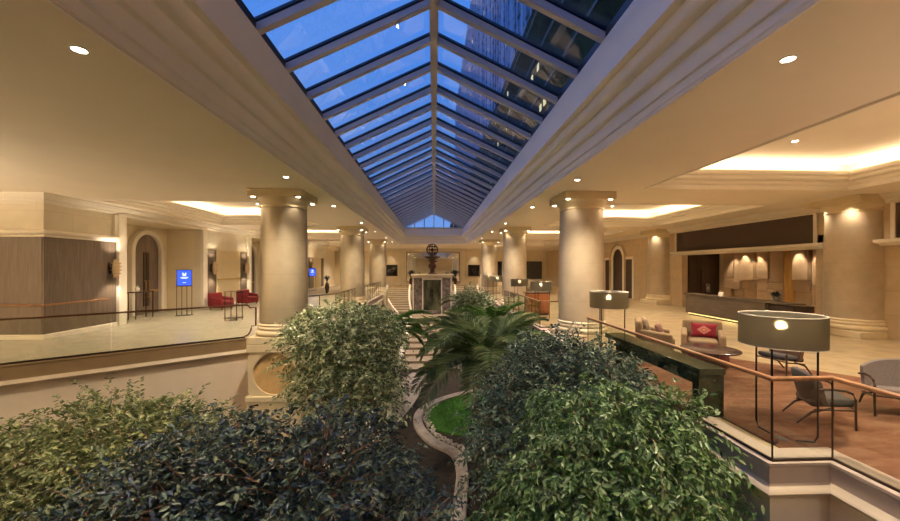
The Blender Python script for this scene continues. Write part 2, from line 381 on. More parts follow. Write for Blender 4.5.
# garden walls and slab-edge mouldings
def edge(path, fm, wm, fz):
    structure(MB().sweep(path, [(.3,.03),(-.03,.03),(-.03,.0),(-.012,-.02),(-.012,-fz+.03),(.3,-fz+.03)]).build('trim_1', fm, smooth=30))
    structure(MB().sweep(path, [(.3,-fz+.03),(-.012,-fz+.03),(-.03,-fz),(-.06,-fz-.02),(-.075,-fz-.05),(-.06,-fz-.08),(.02,-fz-.1),(.3,-fz-.1)]).build('trim_2', M['lip'], smooth=30))
    structure(MB().sweep(path, [(.3,-fz-.1),(.07,-fz-.1),(.07,GZ),(.3,GZ)]).build('wall_garden', wm))
edge([(-12.5,-9),(-12.5,5.51),(-5.13,11.57)], M['fascia_l'], M['gardenwall'], .32)
edge([(3.55,31),(3.55,3.88),(4.22,3.88),(4.22,-9)], M['fascia'], M['gardenwall'], .22)
edge([(-3.9,11.93),(-3.9,31)], M['fascia'], M['gardenwall'], .3)

# ------------------------------------------------------------------ ceiling with trays
TL = [(-10.6,-5.67,a,b) for a,b in ((12.5,19.4),(21.9,28.8),(31.3,38.2))]
TR = [(5.67,11.4,a,b) for a,b in ((3.1,10.0),(12.5,19.4),(21.9,28.8),(31.3,38.2))]
cb = MB()
def ceil_strip(x0, x1, holes, y0=-9, y1=44.3):
    y = y0
    for hx0,hx1,a,b in holes:
        cb.box(x0,x1,y,a,CEIL,CEIL+.06); cb.box(x0,hx0,a,b,CEIL,CEIL+.06); cb.box(hx1,x1,a,b,CEIL,CEIL+.06); y = b
    cb.box(x0,x1,y,y1,CEIL,CEIL+.06)
ceil_strip(-17.3,-3.05,TL); ceil_strip(3.05,15.6,TR)
cb.box(-3.05,3.05,-9,-4.45,CEIL,CEIL+.06); cb.box(-3.05,3.05,34.95,44.3,CEIL,CEIL+.06)
ceiling = structure(cb.build('ceiling', M['ceil']))
for (x0,x1,a,b) in TL+TR:
    ring = [(x0,a),(x1,a),(x1,b),(x0,b)]
    tr = MB().sweep(ring, [(-.02,4.23),(.0,4.20),(.03,4.20),(.04,4.25),(.04,4.31),(.10,4.34),(.12,4.38),(.12,4.42),(.22,4.44),(.25,4.48),(.25,4.53),(.31,4.55),(.33,4.58),(.33,4.66),(.30,4.66),(.30,4.63),(-.02,4.63)], closed=True, loop=False).build('ceiling_tray', M['mould'], smooth=30); structure(tr)
    up = MB().sweep(ring, [(-.02,4.63),(-.42,4.63),(-.42,5.0)], closed=True, loop=False)
    up.box(x0-.45,x1+.45,a-.45,b+.45,5.0,5.05)
    structure(up.build('ceiling_recess', M['ceil']))
    led = MB().sweep(ring, [(-.16,4.635),(-.08,4.635),(-.08,4.66),(-.16,4.66)], closed=True).build('cove_light', M['cove'])
    side = 'left of' if x0 < 0 else 'right of'
    k = [12.5,21.9,31.3,3.1].index(a)
    tag(led, 'LED cove strip %s the skylight, %s' % (side, ['beside the gap between the first and second columns','beside the gap between the second and third columns','beyond the third column','above the lounge seating'][k]), 'cove light', 'LED strips in the ceiling coves')
    # the strip's light, thrown up and outward along each side of the cove
    cx, cyy = (x0+x1)/2, (a+b)/2
    CP = 26
    for (lx,ly,sx,sy) in ((x0-.05,cyy,.14,b-a),(x1+.05,cyy,.14,b-a),(cx,a-.05,x1-x0,.14),(cx,b+.05,x1-x0,.14)):
        area('cove_strip_light', (lx,ly,4.68), sx, sy, CP*max(sx,sy)/6, rot=(PI,0,0))

# skylight well: plain faces and cornice, swept round the opening
ring = [(-2.6,-4),(-2.6,34.5),(2.6,34.5),(2.6,-4)]
well = MB().sweep(ring, [(.08,5.58),(.0,5.58),(.0,5.02),(-.03,5.01),(-.03,4.95),(.09,4.95),(.09,4.90)]+[(.09+.08*(1-math.cos(PI/2*k/5)),4.90-.12*math.sin(PI/2*k/5)) for k in range(1,6)]+[(.25,4.78),(.25,4.735)]+[(.25+.05*(1-math.cos(PI/2*k/5)),4.735-.16*math.sin(PI/2*k/5)) for k in range(1,6)]+[(.37,4.575),(.37,4.53)]+[(.37+.03*(1-math.cos(PI/2*k/5)),4.53-.16*math.sin(PI/2*k/5)) for k in range(1,6)]+[(.43,4.37),(.43,4.27)]+[(.43+.03*math.sin(PI*k/6),4.27-.07*k/6) for k in range(7)]+[(.46,4.20),(.46,4.23)], closed=True, loop=False)
structure(well.build('trim_skylight', M['beam'], smooth=25))

# ------------------------------------------------------------------ skylight
sky = s_empty('window_1', (0,0,5.58))
EZ, RZ, HX = 5.735, 6.99, 2.6
SL = math.atan2(RZ-EZ, HX)
MB().box(-.085,.085,-4,34.5,RZ-.17,RZ+.03).build('ridge_beam', M['rafter'], sky, world=True, bevel=.01)
ys = [4.65+1.118*k for k in range(-7,27)]
def slopebox(sg, y0, y1, t0, t1, x0=.06, x1=2.66):
    """box following the pitch; t = height above the slope line"""
    def P(x, y, t): return (sg*x, y, RZ-(RZ-EZ)*x/HX+t)
    return [P(x0,y0,t0),P(x1,y0,t0),P(x1,y1,t0),P(x0,y1,t0),P(x0,y0,t1),P(x1,y0,t1),P(x1,y1,t1),P(x0,y1,t1)]
for sg in (-1,1):
    for y in ys:
        r = MB().hexa(slopebox(sg,y-.06,y+.06,-.155,-.02)).build('rafter', M['rafter'], sky, world=True, bevel=.008)
        MB().hexa(slopebox(sg,y-.075,y+.075,.0,.05)).build('glazing_bar', M['glazing'], r, world=True)
    for ya, yb in zip([-4]+ys, ys+[34.5]):
        if yb-ya > .1: MB().hexa(slopebox(sg,ya+.0751 if ya > -4 else ya,yb-.0751 if yb < 34.5 else yb,.01,.03)).build('pane', M['skyglass'], sky, world=True)
    MB().box(min(sg*2.62,sg*2.74),max(sg*2.62,sg*2.74),-4,34.5,5.58,5.74).build('sill_beam', M['glazing'], sky, world=True)
g = MB().prism_axis([(-2.6,5.62),(-2.6,5.74),(0,6.99),(2.6,5.74),(2.6,5.62)], 34.5,34.52,'y').build('gable_pane', M['skyglass'], sky, world=True)
gm = MB()
for x in (-1.75,-.88,0,.88,1.75): gm.box(x-.04,x+.04,34.42,34.5,5.6,6.87-abs(x)*1.25/2.6-.02)
gm.hexa([(-2.6,34.4,5.6),(-2.5,34.4,5.6),(-2.5,34.5,5.6),(-2.6,34.5,5.6),(-.05,34.4,6.87),(.05,34.4,6.87),(.05,34.5,6.87),(-.05,34.5,6.87)])
gm.hexa([(2.5,34.4,5.6),(2.6,34.4,5.6),(2.6,34.5,5.6),(2.5,34.5,5.6),(-.05,34.4,6.87),(.05,34.4,6.87),(.05,34.5,6.87),(-.05,34.5,6.87)])
gm.box(-2.6,2.6,34.4,34.5,5.58,5.68)
gm.build('gable_mullions', M['rafter'], sky, world=True)

# ------------------------------------------------------------------ walls
CROWN = [(0,4.23),(.26,4.23),(.26,4.19),(.23,4.17),(.20,4.12),(.15,4.08),(.10,4.06),(.09,4.01),(.04,3.99),(.03,3.95),(0,3.95)]
BELT = [(0,2.98),(.05,2.98),(.06,3.03),(.12,3.06),(.16,3.08),(.17,3.14),(.12,3.17),(.05,3.19),(0,3.19)]
wl = MB()
wl.box(-17,-11.35,11.55,11.85,0,CEIL); wl.box(-11.65,-11.35,11.85,14.4,0,CEIL); wl.box(-11.65,-11.35,14.4,19,3.92,CEIL)
wl.box(-11.65,-11.35,19,23.9,0,CEIL); wl.box(-11.65,-11.35,23.9,28.5,3.92,CEIL); wl.box(-11.65,-11.35,28.5,44,0,CEIL)
wl.box(-17.3,-17,-9,11.85,0,CEIL)
wall_left = structure(wl.build('wall_left', M['cream']))
for (a,b) in ((14.4,19),(23.9,28.5)):
    pb = MB().box(-13.25,-12.95,a-.3,b+.3,0,CEIL).box(-12.95,-11.65,a-.3,a,0,CEIL).box(-12.95,-11.65,b,b+.3,0,CEIL).box(-12.95,-11.65,a,b,3.92,4.2)
    pb.build('portal_recess', M['creamplain'], wall_left)
    fr = MB()
    for y in (a-.36,b): fr.box(-11.35,-11.22,y,y+.36,0,3.92)
    fr.box(-11.35,-11.22,a-.36,b+.36,3.92,4.02)
    fr.box(-11.35,-11.25,a-.5,a-.36,3.19,3.95)
    fr.build('portal_frame', M['mould'], wall_left, bevel=.02)
MB().sweep([(-17,11.55),(-11.35,11.55),(-11.35,44)], [(-o,z) for o,z in CROWN]).build('crown_moulding', M['mould'], wall_left, smooth=25)
MB().sweep([(-17,11.55),(-11.35,11.55),(-11.35,14.05)], [(-o,z) for o,z in BELT]).build('belt_moulding', M['mould'], wall_left, smooth=25)
wp = MB().box(-17,-11.37,11.51,11.55,.14,2.98).build('wood_panel', M['wood'], wall_left)
MB().box(-11.35,-11.31,11.51,14.03,.14,2.98).build('wood_panel', M['wood'], wall_left)
for (a,b) in ((19.36,20.25),(22.75,23.5),(34.9,36.2),(38.6,39.5)):
    MB().box(-11.35,-11.31,a,b,.14,2.98).build('wood_panel', M['wood'], wall_left)
for (a,b) in ((20.3,22.7),(36.25,38.55)):
    MB().box(-11.35,-11.30,a,b,.14,2.98).build('upholstered_panel', pm('cream_panel_gloss', (.62,.52,.33), .35, var=.03), wall_left, bevel=.01)
    MB().box(-11.30,-11.27,a,b,1.42,1.47).build('dado_strip', M['brass'], wall_left)
bs = MB().sweep([(-17,11.55),(-11.35,11.55),(-11.35,14.05)], [(0,0),(-.07,0),(-.07,.12),(-.05,.14),(0,.14)]).sweep([(-11.35,19.36),(-11.35,23.54)], [(0,0),(-.07,0),(-.07,.12),(-.05,.14),(0,.14)])
structure(bs.build('baseboard_left', M['mould']))
structure(MB().sweep([(-11.35,28.9),(-11.35,44)], [(0,0),(-.07,0),(-.07,.12),(-.05,.14),(0,.14)]).build('baseboard_left', M['mould']))

def arch_pts(y0, y1, zs, n=20):
    c = (y0+y1)/2; r = (y1-y0)/2
    return [(y0,0),(y0,zs)] + [(c-r*math.cos(PI*k/n), zs+r*math.sin(PI*k/n)) for k in range(1,n)] + [(y1,zs),(y1,0)]
def arch_ring(mb, y0, y1, zs, w, a0, a1, axis='x', n=20):
    o = arch_pts(y0,y1,zs,n); i = arch_pts(y0+w,y1-w,zs,n); m = len(o)
    mk = (lambda p, a: (a,p[0],p[1])) if axis == 'x' else (lambda p, a: (p[0],a,p[1]))
    vs = [mk(p,a0) for p in o]+[mk(p,a0) for p in i]+[mk(p,a1) for p in o]+[mk(p,a1) for p in i]
    fs = []
    for k in range(m-1):
        fs += [(k,k+1,m+k+1,m+k),(2*m+k,3*m+k,3*m+k+1,2*m+k+1),(k,2*m+k,2*m+k+1,k+1),(m+k,m+k+1,3*m+k+1,3*m+k)]
    fs += [(0,m,3*m,2*m),(m-1,3*m-1,4*m-1,2*m-1)]
    mb.add(vs,fs); return mb
for n, c in ((1,17.55),(2,27.05)):
    d = s_empty('door_%d' % n, (-12.9,c,0))
    arch_ring(MB(), c-.97,c+.97,2.78,.2,-12.95,-12.72).build('door_frame', M['mould'], d, world=True, bevel=.03)
    for s in (-1,1):
        pts = [(y,z) for y,z in arch_pts(c-.77,c+.77,2.78) if (y-c)*s >= -1e-6]
        pts = ([(c+.006*s,0)] + ([(c+.006*s,3.55)] if s > 0 else [])) + pts + ([(c+.006*s,3.55)] if s < 0 else [])
        pts = [(y if abs(y-c) > .006 else c+.006*s, z) for y,z in pts]
        lf = MB().prism_axis(pts,-12.93,-12.87,'x').build('door_leaf', M['wooddoor'], d, world=True)
        MB().box(-12.87,-12.845,min(c+s*.01,c+s*.17),max(c+s*.01,c+s*.17),.35,2.75).build('push_plate', M['darkwood'], lf, world=True)
        MB().tube([(-12.86,c+s*.1,.75),(-12.79,c+s*.1,.75),(-12.79,c+s*.1,1.5),(-12.86,c+s*.1,1.5)],.018).build('door_handle', M['brass'], lf, world=True, smooth=True)
        MB().box(-12.87,-12.84,min(c+s*.2,c+s*.72),max(c+s*.2,c+s*.72),.98,1.06).build('push_bar', M['brass'], lf, world=True)

# right wall and reception alcove
RX = 13.2
wr = MB()
wr.box(RX,RX+.3,-9,12.6,0,CEIL); wr.box(RX,RX+.3,12.6,19.7,2.72,CEIL); wr.box(RX,RX+.3,19.7,44,0,CEIL)
wall_right = structure(wr.build('wall_right', M['stone']))
MB().sweep([(RX,44),(RX,-9)], [(-o,z) for o,z in CROWN]).build('crown_moulding', M['mould'], wall_right, smooth=25)
SHELF = [(0,2.72),(.10,2.72),(.13,2.76),(.22,2.80),(.27,2.82),(.28,2.90),(.05,2.92),(0,2.92)]
for (a,b) in ((12.35,20.3),(2,10.75)):
    MB().sweep([(RX,b),(RX,a)], [(-o,z) for o,z in SHELF]).build('shelf_moulding', M['mould'], wall_right, smooth=25)
for (a,b) in ((12.65,20.1),(2,10.3)):
    MB().box(RX-.03,RX,a,b,2.94,3.93).build('dark_panel', M['darkpanel'], wall_right, bevel=.01)
    arch = MB().sweep([(RX,b+.12),(RX,a-.12)], [(0,3.93),(-.06,3.93),(-.07,3.97),(-.03,3.99),(0,3.99)])
    for y in (a-.12,b): arch.box(RX-.06,RX,y,y+.12,2.92,3.93)
    arch.build('panel_frame', M['mould'], wall_right, bevel=.01)
alc = MB().box(15.2,15.5,12.3,19.8,0,3.2).box(RX+.3,15.2,12.3,12.6,0,3.2).box(RX,15.5,12.3,20,2.95,3.2)
wrec = structure(alc.build('wall_reception', M['stone']))
structure(MB().box(RX+.3,15.2,19.7,19.9,0,2.95).build('wall_reception', M['darkwood']))
MB().box(RX+.35,15.2,19.64,19.7,0,2.9).box(14.0,14.06,19.60,19.64,0,2.9).box(14.2,14.8,19.58,19.64,0,2.0).build('wood_panel', M['darkwood'], wrec)
random.seed(3)
y = 12.7; i = 0
while y < 18.9:
    w = [.62,.78,.55,.7,.5,.8][i % 6]
    if i == 4:
        MB().box(15.14,15.2,y,y+w-.02,0,2.9).build('gold_panel', M['blockgold'], wrec)
    else:
        zz = [(0,.55),(.55,.98+.1*(i%2)),(.98+.1*(i%2),1.55-.08*(i%3)),(1.55-.08*(i%3),2.9)]
        for k,(z0,z1) in enumerate(zz):
            dx = [.05,.12,.20,.08][(k+i) % 4]; sh = (-.10 if (k % 2 and i % 2 == 0) else 0)
            MB().box(15.2-dx,15.2,y+sh+.012,y+w+sh-.012,z0+.012,z1-.012).build('stone_block', M['block'], wrec, bevel=.015)
    y += w; i += 1
for yy in (13.0,14.3,15.0,17.0,17.7,18.5): spot('alcove_spot', (14.75,yy,2.9), 95, 70, .6, .03, rot=(0,-R(12),0)); 

# arched triple doorway in the right wall beyond the second column
d3 = s_empty('door_3', (RX,26.7,0))
c = 26.7
arch_ring(MB(), c-.95,c+.95,2.65,.22,RX-.10,RX+.05).build('door_frame', M['mould'], d3, world=True, bevel=.03)
MB().prism_axis(arch_pts(c-.73,c+.73,2.65),RX-.02,RX+.02,'x').build('door_leaf', M['darkpanel'], d3, world=True)
arch_ring(MB(), c-1.15,c+1.15,2.65,.09,RX-.14,RX).build('hood_moulding', M['stone'], d3, world=True)
for s in (-1,1):
    a, b = sorted((c+s*1.0, c+s*2.0))
    MB().box(RX-.03,RX,a,b,0,2.62).build('side_panel', M['darkpanel'], d3, world=True)
    MB().box(RX-.08,RX,a-.05,b+.05,2.62,2.80).box(RX-.07,RX,(b if s > 0 else a-.14),(b+.14 if s > 0 else a),0,2.62).build('side_frame', M['mould'], d3, world=True)

# end wall, back wall
EY = 44
wall_end = structure(MB().box(-17.3,13.5,EY,EY+.3,0,CEIL).build('wall_end', M['creamplain']))
structure(MB().box(-17.3,13.5,-9.3,-9,GZ,CEIL).build('wall_back', M['creamplain']))
structure(MB().box(-17.3,-17,11.7,44,0,CEIL).build('wall_left_return', M['creamplain']))
MB().sweep([(-11.35,EY),(RX,EY)], [(-o,z) for o,z in CROWN]).build('crown_moulding', M['mould'], wall_end, smooth=25)
for bx_ in ((-5.2,-4.95,31,40,GZ,0),(4.9,5.2,31,40,GZ,0),(-5.2,-3.9,30.9,31.1,GZ,0),(3.55,5.2,30.9,31.1,GZ,0),(-5.2,5.2,40,40.2,GZ,-.41)): structure(MB().box(*bx_).build('wall_stair', M['gardenwall']))
mp = MB().box(-3.7,-3.2,EY-.35,EY,0,3.85).box(3.0,3.5,EY-.35,EY,0,3.85).box(-3.9,3.7,EY-.24,EY,3.85,4.15)
structure(mp.build('trim_mirror', M['mould'], bevel=.03))
mir = thing('wall_mirror', 'huge wall mirror on the end wall reflecting the hall, behind the bronze sphere', 'mirror', (-.1,EY,0))
MB().box(-3.1,2.9,EY-.04,EY-.01,.5,3.75).build('mirror_glass', M['mirror'], mir, world=True)
arch_b = MB().box(-3.2,-3.1,EY-.08,EY,.4,3.85).box(2.9,3.0,EY-.08,EY,.4,3.85).box(-3.2,3.0,EY-.08,EY,3.75,3.85).box(-3.2,3.0,EY-.08,EY,.4,.5)
arch_b.build('mirror_frame', M['brass'], mir, world=True)
for x0,x1,side in ((-5.55,-4.2,'left'),(3.95,5.3,'right')):
    p = thing('picture', 'square black framed picture on the end wall, %s of the big mirror' % side, 'picture', ((x0+x1)/2,EY,1.5), group='black pictures beside the mirror')
    MB().box(x0,x1,EY-.06,EY-.01,1.05,2.35).build('frame', M['black'], p, world=True, bevel=.01)
    MB().box(x0+.08,x1-.08,EY-.07,EY-.055,1.13,2.27).build('print', M['screen'], p, world=True)
    MB().tube([((x0+x1)/2+.2*math.cos(a*PI/8),EY-.075,1.7+.2*math.sin(a*PI/8)) for a in range(16)],.025,6,True).build('motif', pm('grey_motif', (.10,.10,.09), .5), p, world=True)
    arch_ring(MB(), (x0+x1)/2-.85,(x0+x1)/2+.85,2.45,.1,EY-.05,EY,'y').build('wall_niche_trim', M['mould'], wall_end)
    spot('picture_spot', ((x0+x1)/2,EY-.7,4.15), 60, 60, .7, .03, rot=(R(12),0,0))
for x0,x1,lab in ((10.2,12.6,'wide dark glossy screen on the far wall, behind the lamp past the second right column'),(6.2,7.9,'narrow dark glossy screen on the far wall between the second and third right columns')):
    p = thing('wall_screen', lab, 'screen', ((x0+x1)/2,EY,1.6), group='dark screens on the far wall')
    MB().box(x0,x1,EY-.10,EY-.01,.7,2.75).build('bezel', M['black'], p, world=True, bevel=.015)
    MB().box(x0+.06,x1-.06,EY-.108,EY-.098,.76,2.69).build('display', pm('dark_mirror_display', (.10,.11,.13), .05, metal=.9, var=.1), p, world=True)

# copper rail on the timber wall
wr_ = thing('wall_rail', 'slim copper wall rail running along the brown timber panels', 'rail', (-12,11.4,1.0))
MB().tube([(-16.9,11.42,1.0),(-11.22,11.42,1.0),(-11.22,13.6,1.0)],.028).build('bar', M['copper'], wr_, world=True, smooth=True)
for x,y,dx,dy in ((-16,11.42,0,.1),(-14,11.42,0,.1),(-12,11.42,0,.1),(-11.22,12.2,-.1,0),(-11.22,13.4,-.1,0)):
    MB().tube([(x,y,1.0),(x+dx,y+dy,.98)],.012,6).build('bracket', M['copper'], wr_, world=True)

# ------------------------------------------------------------------ columns
def column_parts(root, r, pm_, a, half=False):
    sh = [(r*1.0,.52),(r*1.0,1.4),(r*.985,2.4),(r*.955,3.3),(r*.94,3.78)]
    MB().lathe(sh,(0,0,0),48).build('shaft', pm_, root, smooth=True)
    MB().lathe([(r*.94,3.76),(r*.97,3.77),(r*.985,3.79),(r*.97,3.81),(r*.94,3.82),(r*.95,3.86),(r*1.0,3.91),(r*1.06,3.95),(r*1.09,3.985),(r*1.09,4.02),(.1,4.02)],(0,0,0),48).build('capital', M['capital'], root, smooth=30)
    MB().box(-a,a,-a,a,4.02,4.229).build('abacus', M['capital'], root, bevel=.012)
    b = []
    for c0,h,e in ((.19,.15,.10),(.355,.09,.05),(.455,.065,.03)):
        b += [(r*1.0+e*.3,c0)] + [(r*1.0+e*(.35+.65*math.sin(PI*k/8)),c0+h*(.5-.5*math.cos(PI*k/8))) for k in range(9)] + [(r*1.0+e*.25,c0+h)]
    MB().lathe([(.1,.19)]+b+[(r*1.0,.53)],(0,0,0),48).build('base_rings', M['colbase'], root, smooth=35)
    MB().box(-a,a,-a,a,0,.19).build('plinth', M['colbase'], root, bevel=.015)
def cap_spots(x, y, a, d=1):
    for sx,sy in ((-1,-1),(1,-1),(-1,1),(1,1)):
        spot('capital_spot', (x+sx*a*.84,y+sy*a*.84,3.99), 15, 85, .8, .03, rot=(-R(sy*14),R(sx*14),0))
ORD = ['first','second','third']
for si,(sx,sn) in enumerate(((-1,'left'),(1,'right'))):
    root = None
    for k in range(3):
        loc = (4.4 if sx > 0 else (-4.33,-4.38,-4.4)[k], 11.2+9.4*k, 0)
        lab = ('champagne plaster column on a garden pedestal, %s from the camera in the left row' if sx < 0 else 'pale marble column on the lobby floor, %s from the camera in the right row') % ORD[k]
        if root is None:
            root = thing('column', lab, 'column', loc, group='columns along the %s of the garden' % sn, kind='thing')
            column_parts(root, .65, M['shaft'] if sx < 0 else M['shaft_r'], .73)
            for dx in (-1,1):
                for dy in (-1,1):
                    MB().lathe([(.001,-.012),(.05,-.012),(.055,0)],(dx*.61,dy*.61,4.02),12).build('spot_lens', M['lensS'], root)
            if sx < 0:
                pd = MB().box(-.73,.73,-.73,.73,-.22,.0).build('pedestal_cap', M['colbase'], root, bevel=.015)
                pr = MB().box(-.70,.70,-.62,.70,GZ,-.22).build('pedestal', M['colbase'], root)
                # arched frame standing proud of a honey-coloured panel, on the face towards the camera
                # a framed round medallion on the face towards the camera, with a base moulding under it
                pf = MB(); n = 40; rr = .57; zc = -.80; zt_, zb_ = -.22, -1.40; vs = []
                for yy in (-.70,-.62):
                    for q in range(n):
                        a_ = 2*PI*q/n; c_, s_ = math.cos(a_), math.sin(a_); k_ = min(.70/max(abs(c_),1e-6), (zt_-zc if s_ > 0 else zc-zb_)/max(abs(s_),1e-6))
                        vs.append((c_*k_,yy,zc+s_*k_))
                    for q in range(n): vs.append((rr*math.cos(2*PI*q/n),yy,zc+rr*math.sin(2*PI*q/n)))
                fs = []
                for q in range(n):
                    w_ = (q+1)%n; fs += [(q,w_,n+w_,n+q),(2*n+q,3*n+q,3*n+w_,2*n+w_),(n+q,n+w_,3*n+w_,3*n+q),(q,2*n+q,2*n+w_,w_)]
                pf.add(vs,fs).build('pedestal_frame', M['colbase'], root)
                MB().box(-.60,.60,-.645,-.615,zc-.59,zc+.56).build('pedestal_medallion', M['arch_tan'], root)
                MB().box(-.76,.76,-.76,.70,-1.56,-1.40).box(-.72,.72,-.72,.70,GZ,-1.56).build('pedestal_base', M['colbase'], root, bevel=.02)
            r0 = root
        else:
            dup(r0, loc, 0, lab, 'columns along the %s of the garden' % sn)
        cap_spots(loc[0], loc[1], .73)
e0 = thing('column', 'broad engaged stone column on the lobby wall just before the reception desk', 'column', (RX,11.35,0), group='engaged columns of the lobby wall', kind='thing')
column_parts(e0, .75, M['shaft_r'], .83)
dup(e0, (RX,21.5,0), 0, 'engaged stone column on the lobby wall beyond the reception desk', 'engaged columns of the lobby wall')
for yy in (11.35,21.5):
    for sy in (-1,1): spot('capital_spot', (RX-.78,yy+sy*.5,3.99), 42, 95, .8, .03, rot=(-R(sy*10),-R(14),0))

# ------------------------------------------------------------------ recessed downlights
dl0 = None
PLACES = []
for sx,sn in ((-1,'left'),(1,'right')):
    for k,y in enumerate((3.8,9.15,13.4,18.5,22.8,27.9,32.2,37.2)):
        PLACES.append((sx*3.5,y,CEIL,'recessed downlight between the skylight and %s-hand columns, %s from the camera' % (sn,['first','second','third','fourth','fifth','sixth','seventh','eighth'][k]),420 if k < 2 else 330))
for x,y,l in ((8.3,8.4,'recessed downlight in the ceiling recess above the lounge chairs, further one'),(8.3,4.6,'recessed downlight in the ceiling recess above the lounge chairs, nearer one')): PLACES.append((x,y,5.0,l,300))
for x,y,l in ((8.5,14.3,'recessed downlight in the ceiling recess before the reception desk, nearer one'),(8.5,17.8,'recessed downlight in the ceiling recess before the reception desk, further one'),(8.5,25.3,'recessed downlight in the lobby ceiling recess beyond the reception desk')): PLACES.append((x,y,5.0,l,330))
for x,y,l in ((-8.1,14.2,'recessed downlight in the ceiling recess over the left terrace doors, nearer one'),(-8.1,17.8,'recessed downlight in the ceiling recess over the left terrace doors, further one'),(-8.1,25.3,'recessed downlight in the left ceiling recess past the second column')): PLACES.append((x,y,5.0,l,420))
for x,y,l in ((8.6,40.8,'recessed downlight before the far wall on the right'),(-8.6,40.8,'recessed downlight before the far wall on the left'),(0,38.5,'recessed downlight above the top of the garden stairs')): PLACES.append((x,y,CEIL,l,350))
for i,(x,y,z,l,pw) in enumerate(PLACES):
    if i == 0: x, y = -3.47, 3.87
    if i == 8: x, y = 3.62, 3.74
    if dl0 is None:
        dl0 = thing('downlight', l, 'ceiling light', (x,y,z), group='recessed downlights')
        MB().lathe([(.058,-.003),(.062,-.010),(.078,-.008),(.085,0)],(0,0,0),24).build('trim_ring', M['white'], dl0, smooth=True)
        MB().lathe([(.001,-.006),(.057,-.006),(.059,0)],(0,0,0),24).build('lens', M['lens'], dl0)
    else: dup(dl0, (x,y,z), 0, l)
    spot('downlight_and_fill_beam', (x,y,z-.03), pw*DLF, 128, .8, .07)
for x,y in ((-10,4),(-14.5,7),(-3.5,-2),(3.5,-2),(8.3,0),(-9,0),(-9,-5),(8.3,-5)): spot('downlight_and_fill_beam', (x,y,CEIL-.03), 350*DLF, 128, .8, .07)  # unseen fill beams added out of view, with no downlight fittings

# uplighter floor lamps added outside the frame to brighten the ceiling near the camera
tq = None
for x,y,l in ((-13.6,4.6,'added unseen bronze uplighter on the terrace, beside the timber wall end'),(-14.2,-1.5,'added unseen bronze uplighter on the terrace behind the camera'),(8.6,1.6,'added unseen bronze uplighter on the carpet right of the camera'),(6.2,-2.6,'added unseen bronze uplighter on the lobby floor behind the camera')):
    if tq is None:
        tq = thing('added_uplighter', l, 'floor lamp', (x,y,.013 if x > 4 else 0), group='added fill uplighters')
        MB().lathe([(.001,0),(.18,0),(.18,.02),(.02,.04),(.015,1.85),(.001,1.85)],(0,0,0),20).build('stand', M['bronze'], tq, smooth=40)
        MB().lathe([(.02,1.83),(.12,1.88),(.20,2.0),(.195,2.0),(.115,1.89),(.015,1.845)],(0,0,0),24).build('lamp_bowl', M['bronze'], tq, smooth=40)
    else: dup(tq, (x,y,.013 if x > 4 else 0), 0, l)
    spot('added_uplighter_beam', (x,y,2.02), 270 if x > 0 else 2500, 165, .5, .08, rot=(PI,0,0))
# ------------------------------------------------------------------ balustrades
def vpanel(mb, A, u, poly, th):
    """polygon in (s,z) along direction u from A, thickness th"""
    nx, ny = -u[1], u[0]; n = len(poly)
    vs = [(A[0]+u[0]*s+nx*k, A[1]+u[1]*s+ny*k, z) for k in (-th/2,th/2) for s,z in poly]
    mb.add(vs, [tuple(range(n-1,-1,-1)), tuple(range(n,2*n))]+[(i,(i+1)%n,n+(i+1)%n,n+i) for i in range(n)])
    return mb
def unit(a, b):
    L = math.hypot(b[0]-a[0], b[1]-a[1]); return ((b[0]-a[0])/L,(b[1]-a[1])/L), L
def balustrade(label, path, railmat, railw, railh, zt, split=1.6, post=True, zb=.05, wood=False):
    b = thing('balustrade', label, 'railing', (path[0][0],path[0][1],0.03))
    hw = railw/2
    MB().sweep(path, [(-hw,zt),(hw,zt),(hw,zt+railh),(-hw,zt+railh)]).build('handrail', railmat, b, world=True, bevel=.012)
    MB().sweep(path, [(-.012,.03),(.012,.03),(.012,zb+.005),(-.012,zb+.005)]).build('bottom_channel', M['bronze'], b, world=True)
    for p, q in zip(path, path[1:]):
        u, L = unit(p, q); n = max(1, round(L/split))
        for i in range(n):
            s0, s1 = L*i/n+.012, L*(i+1)/n-.012
            vpanel(MB(), p, u, [(s0,zb+.005),(s1,zb+.005),(s1,zt-.004),(s0,zt-.004)], .012).build('glass_panel', M['glass'], b, world=True)
            if post and (i > 0) and not wood:
                MB().box(p[0]+u[0]*L*i/n-.011,p[0]+u[0]*L*i/n+.011,p[1]+u[1]*L*i/n-.011,p[1]+u[1]*L*i/n+.011,.03,zt).build('post', M['bronze'], b, world=True)
    if post:
        for p in path: MB().box(p[0]-.006,p[0]+.006,p[1]-.006,p[1]+.006,.03,zt).build('post', M['bronze'], b, world=True)
    return b
# left terrace, with the notched bronze end frame beside the column
A = (-5.29,11.53); Bp = (-12.42,5.67); u, L = unit(A, Bp)
bl = thing('balustrade', 'long frameless glass balustrade with dark bronze rail and notched end along the left terrace', 'railing', (A[0],A[1],.03))
ZT = .99
def along(s, z): return (A[0]+u[0]*s, A[1]+u[1]*s, z)
end = [(.30,ZT)] + [(.30-.13*math.sin(PI/2*k/6), ZT-.09+.09*math.cos(PI/2*k/6)) for k in range(1,7)] + [(0,ZT-.09),(0,.36),(.12,.36)] + [(.30-.18*math.cos(PI/2*k/6), .36-.28*math.sin(PI/2*k/6)) for k in range(1,7)]
MB().tube([along(s,z) for s,z in [(L,ZT)]+[(L*.5,ZT)]+end], .024, 8).build('handrail', M['railbr'], bl, world=True, smooth=True)
vpanel(MB(), A, u, [(s,z) for s,z in [(3.2,.06),(3.2,ZT)]+end], .012).build('glass_panel', M['glass'], bl, world=True)
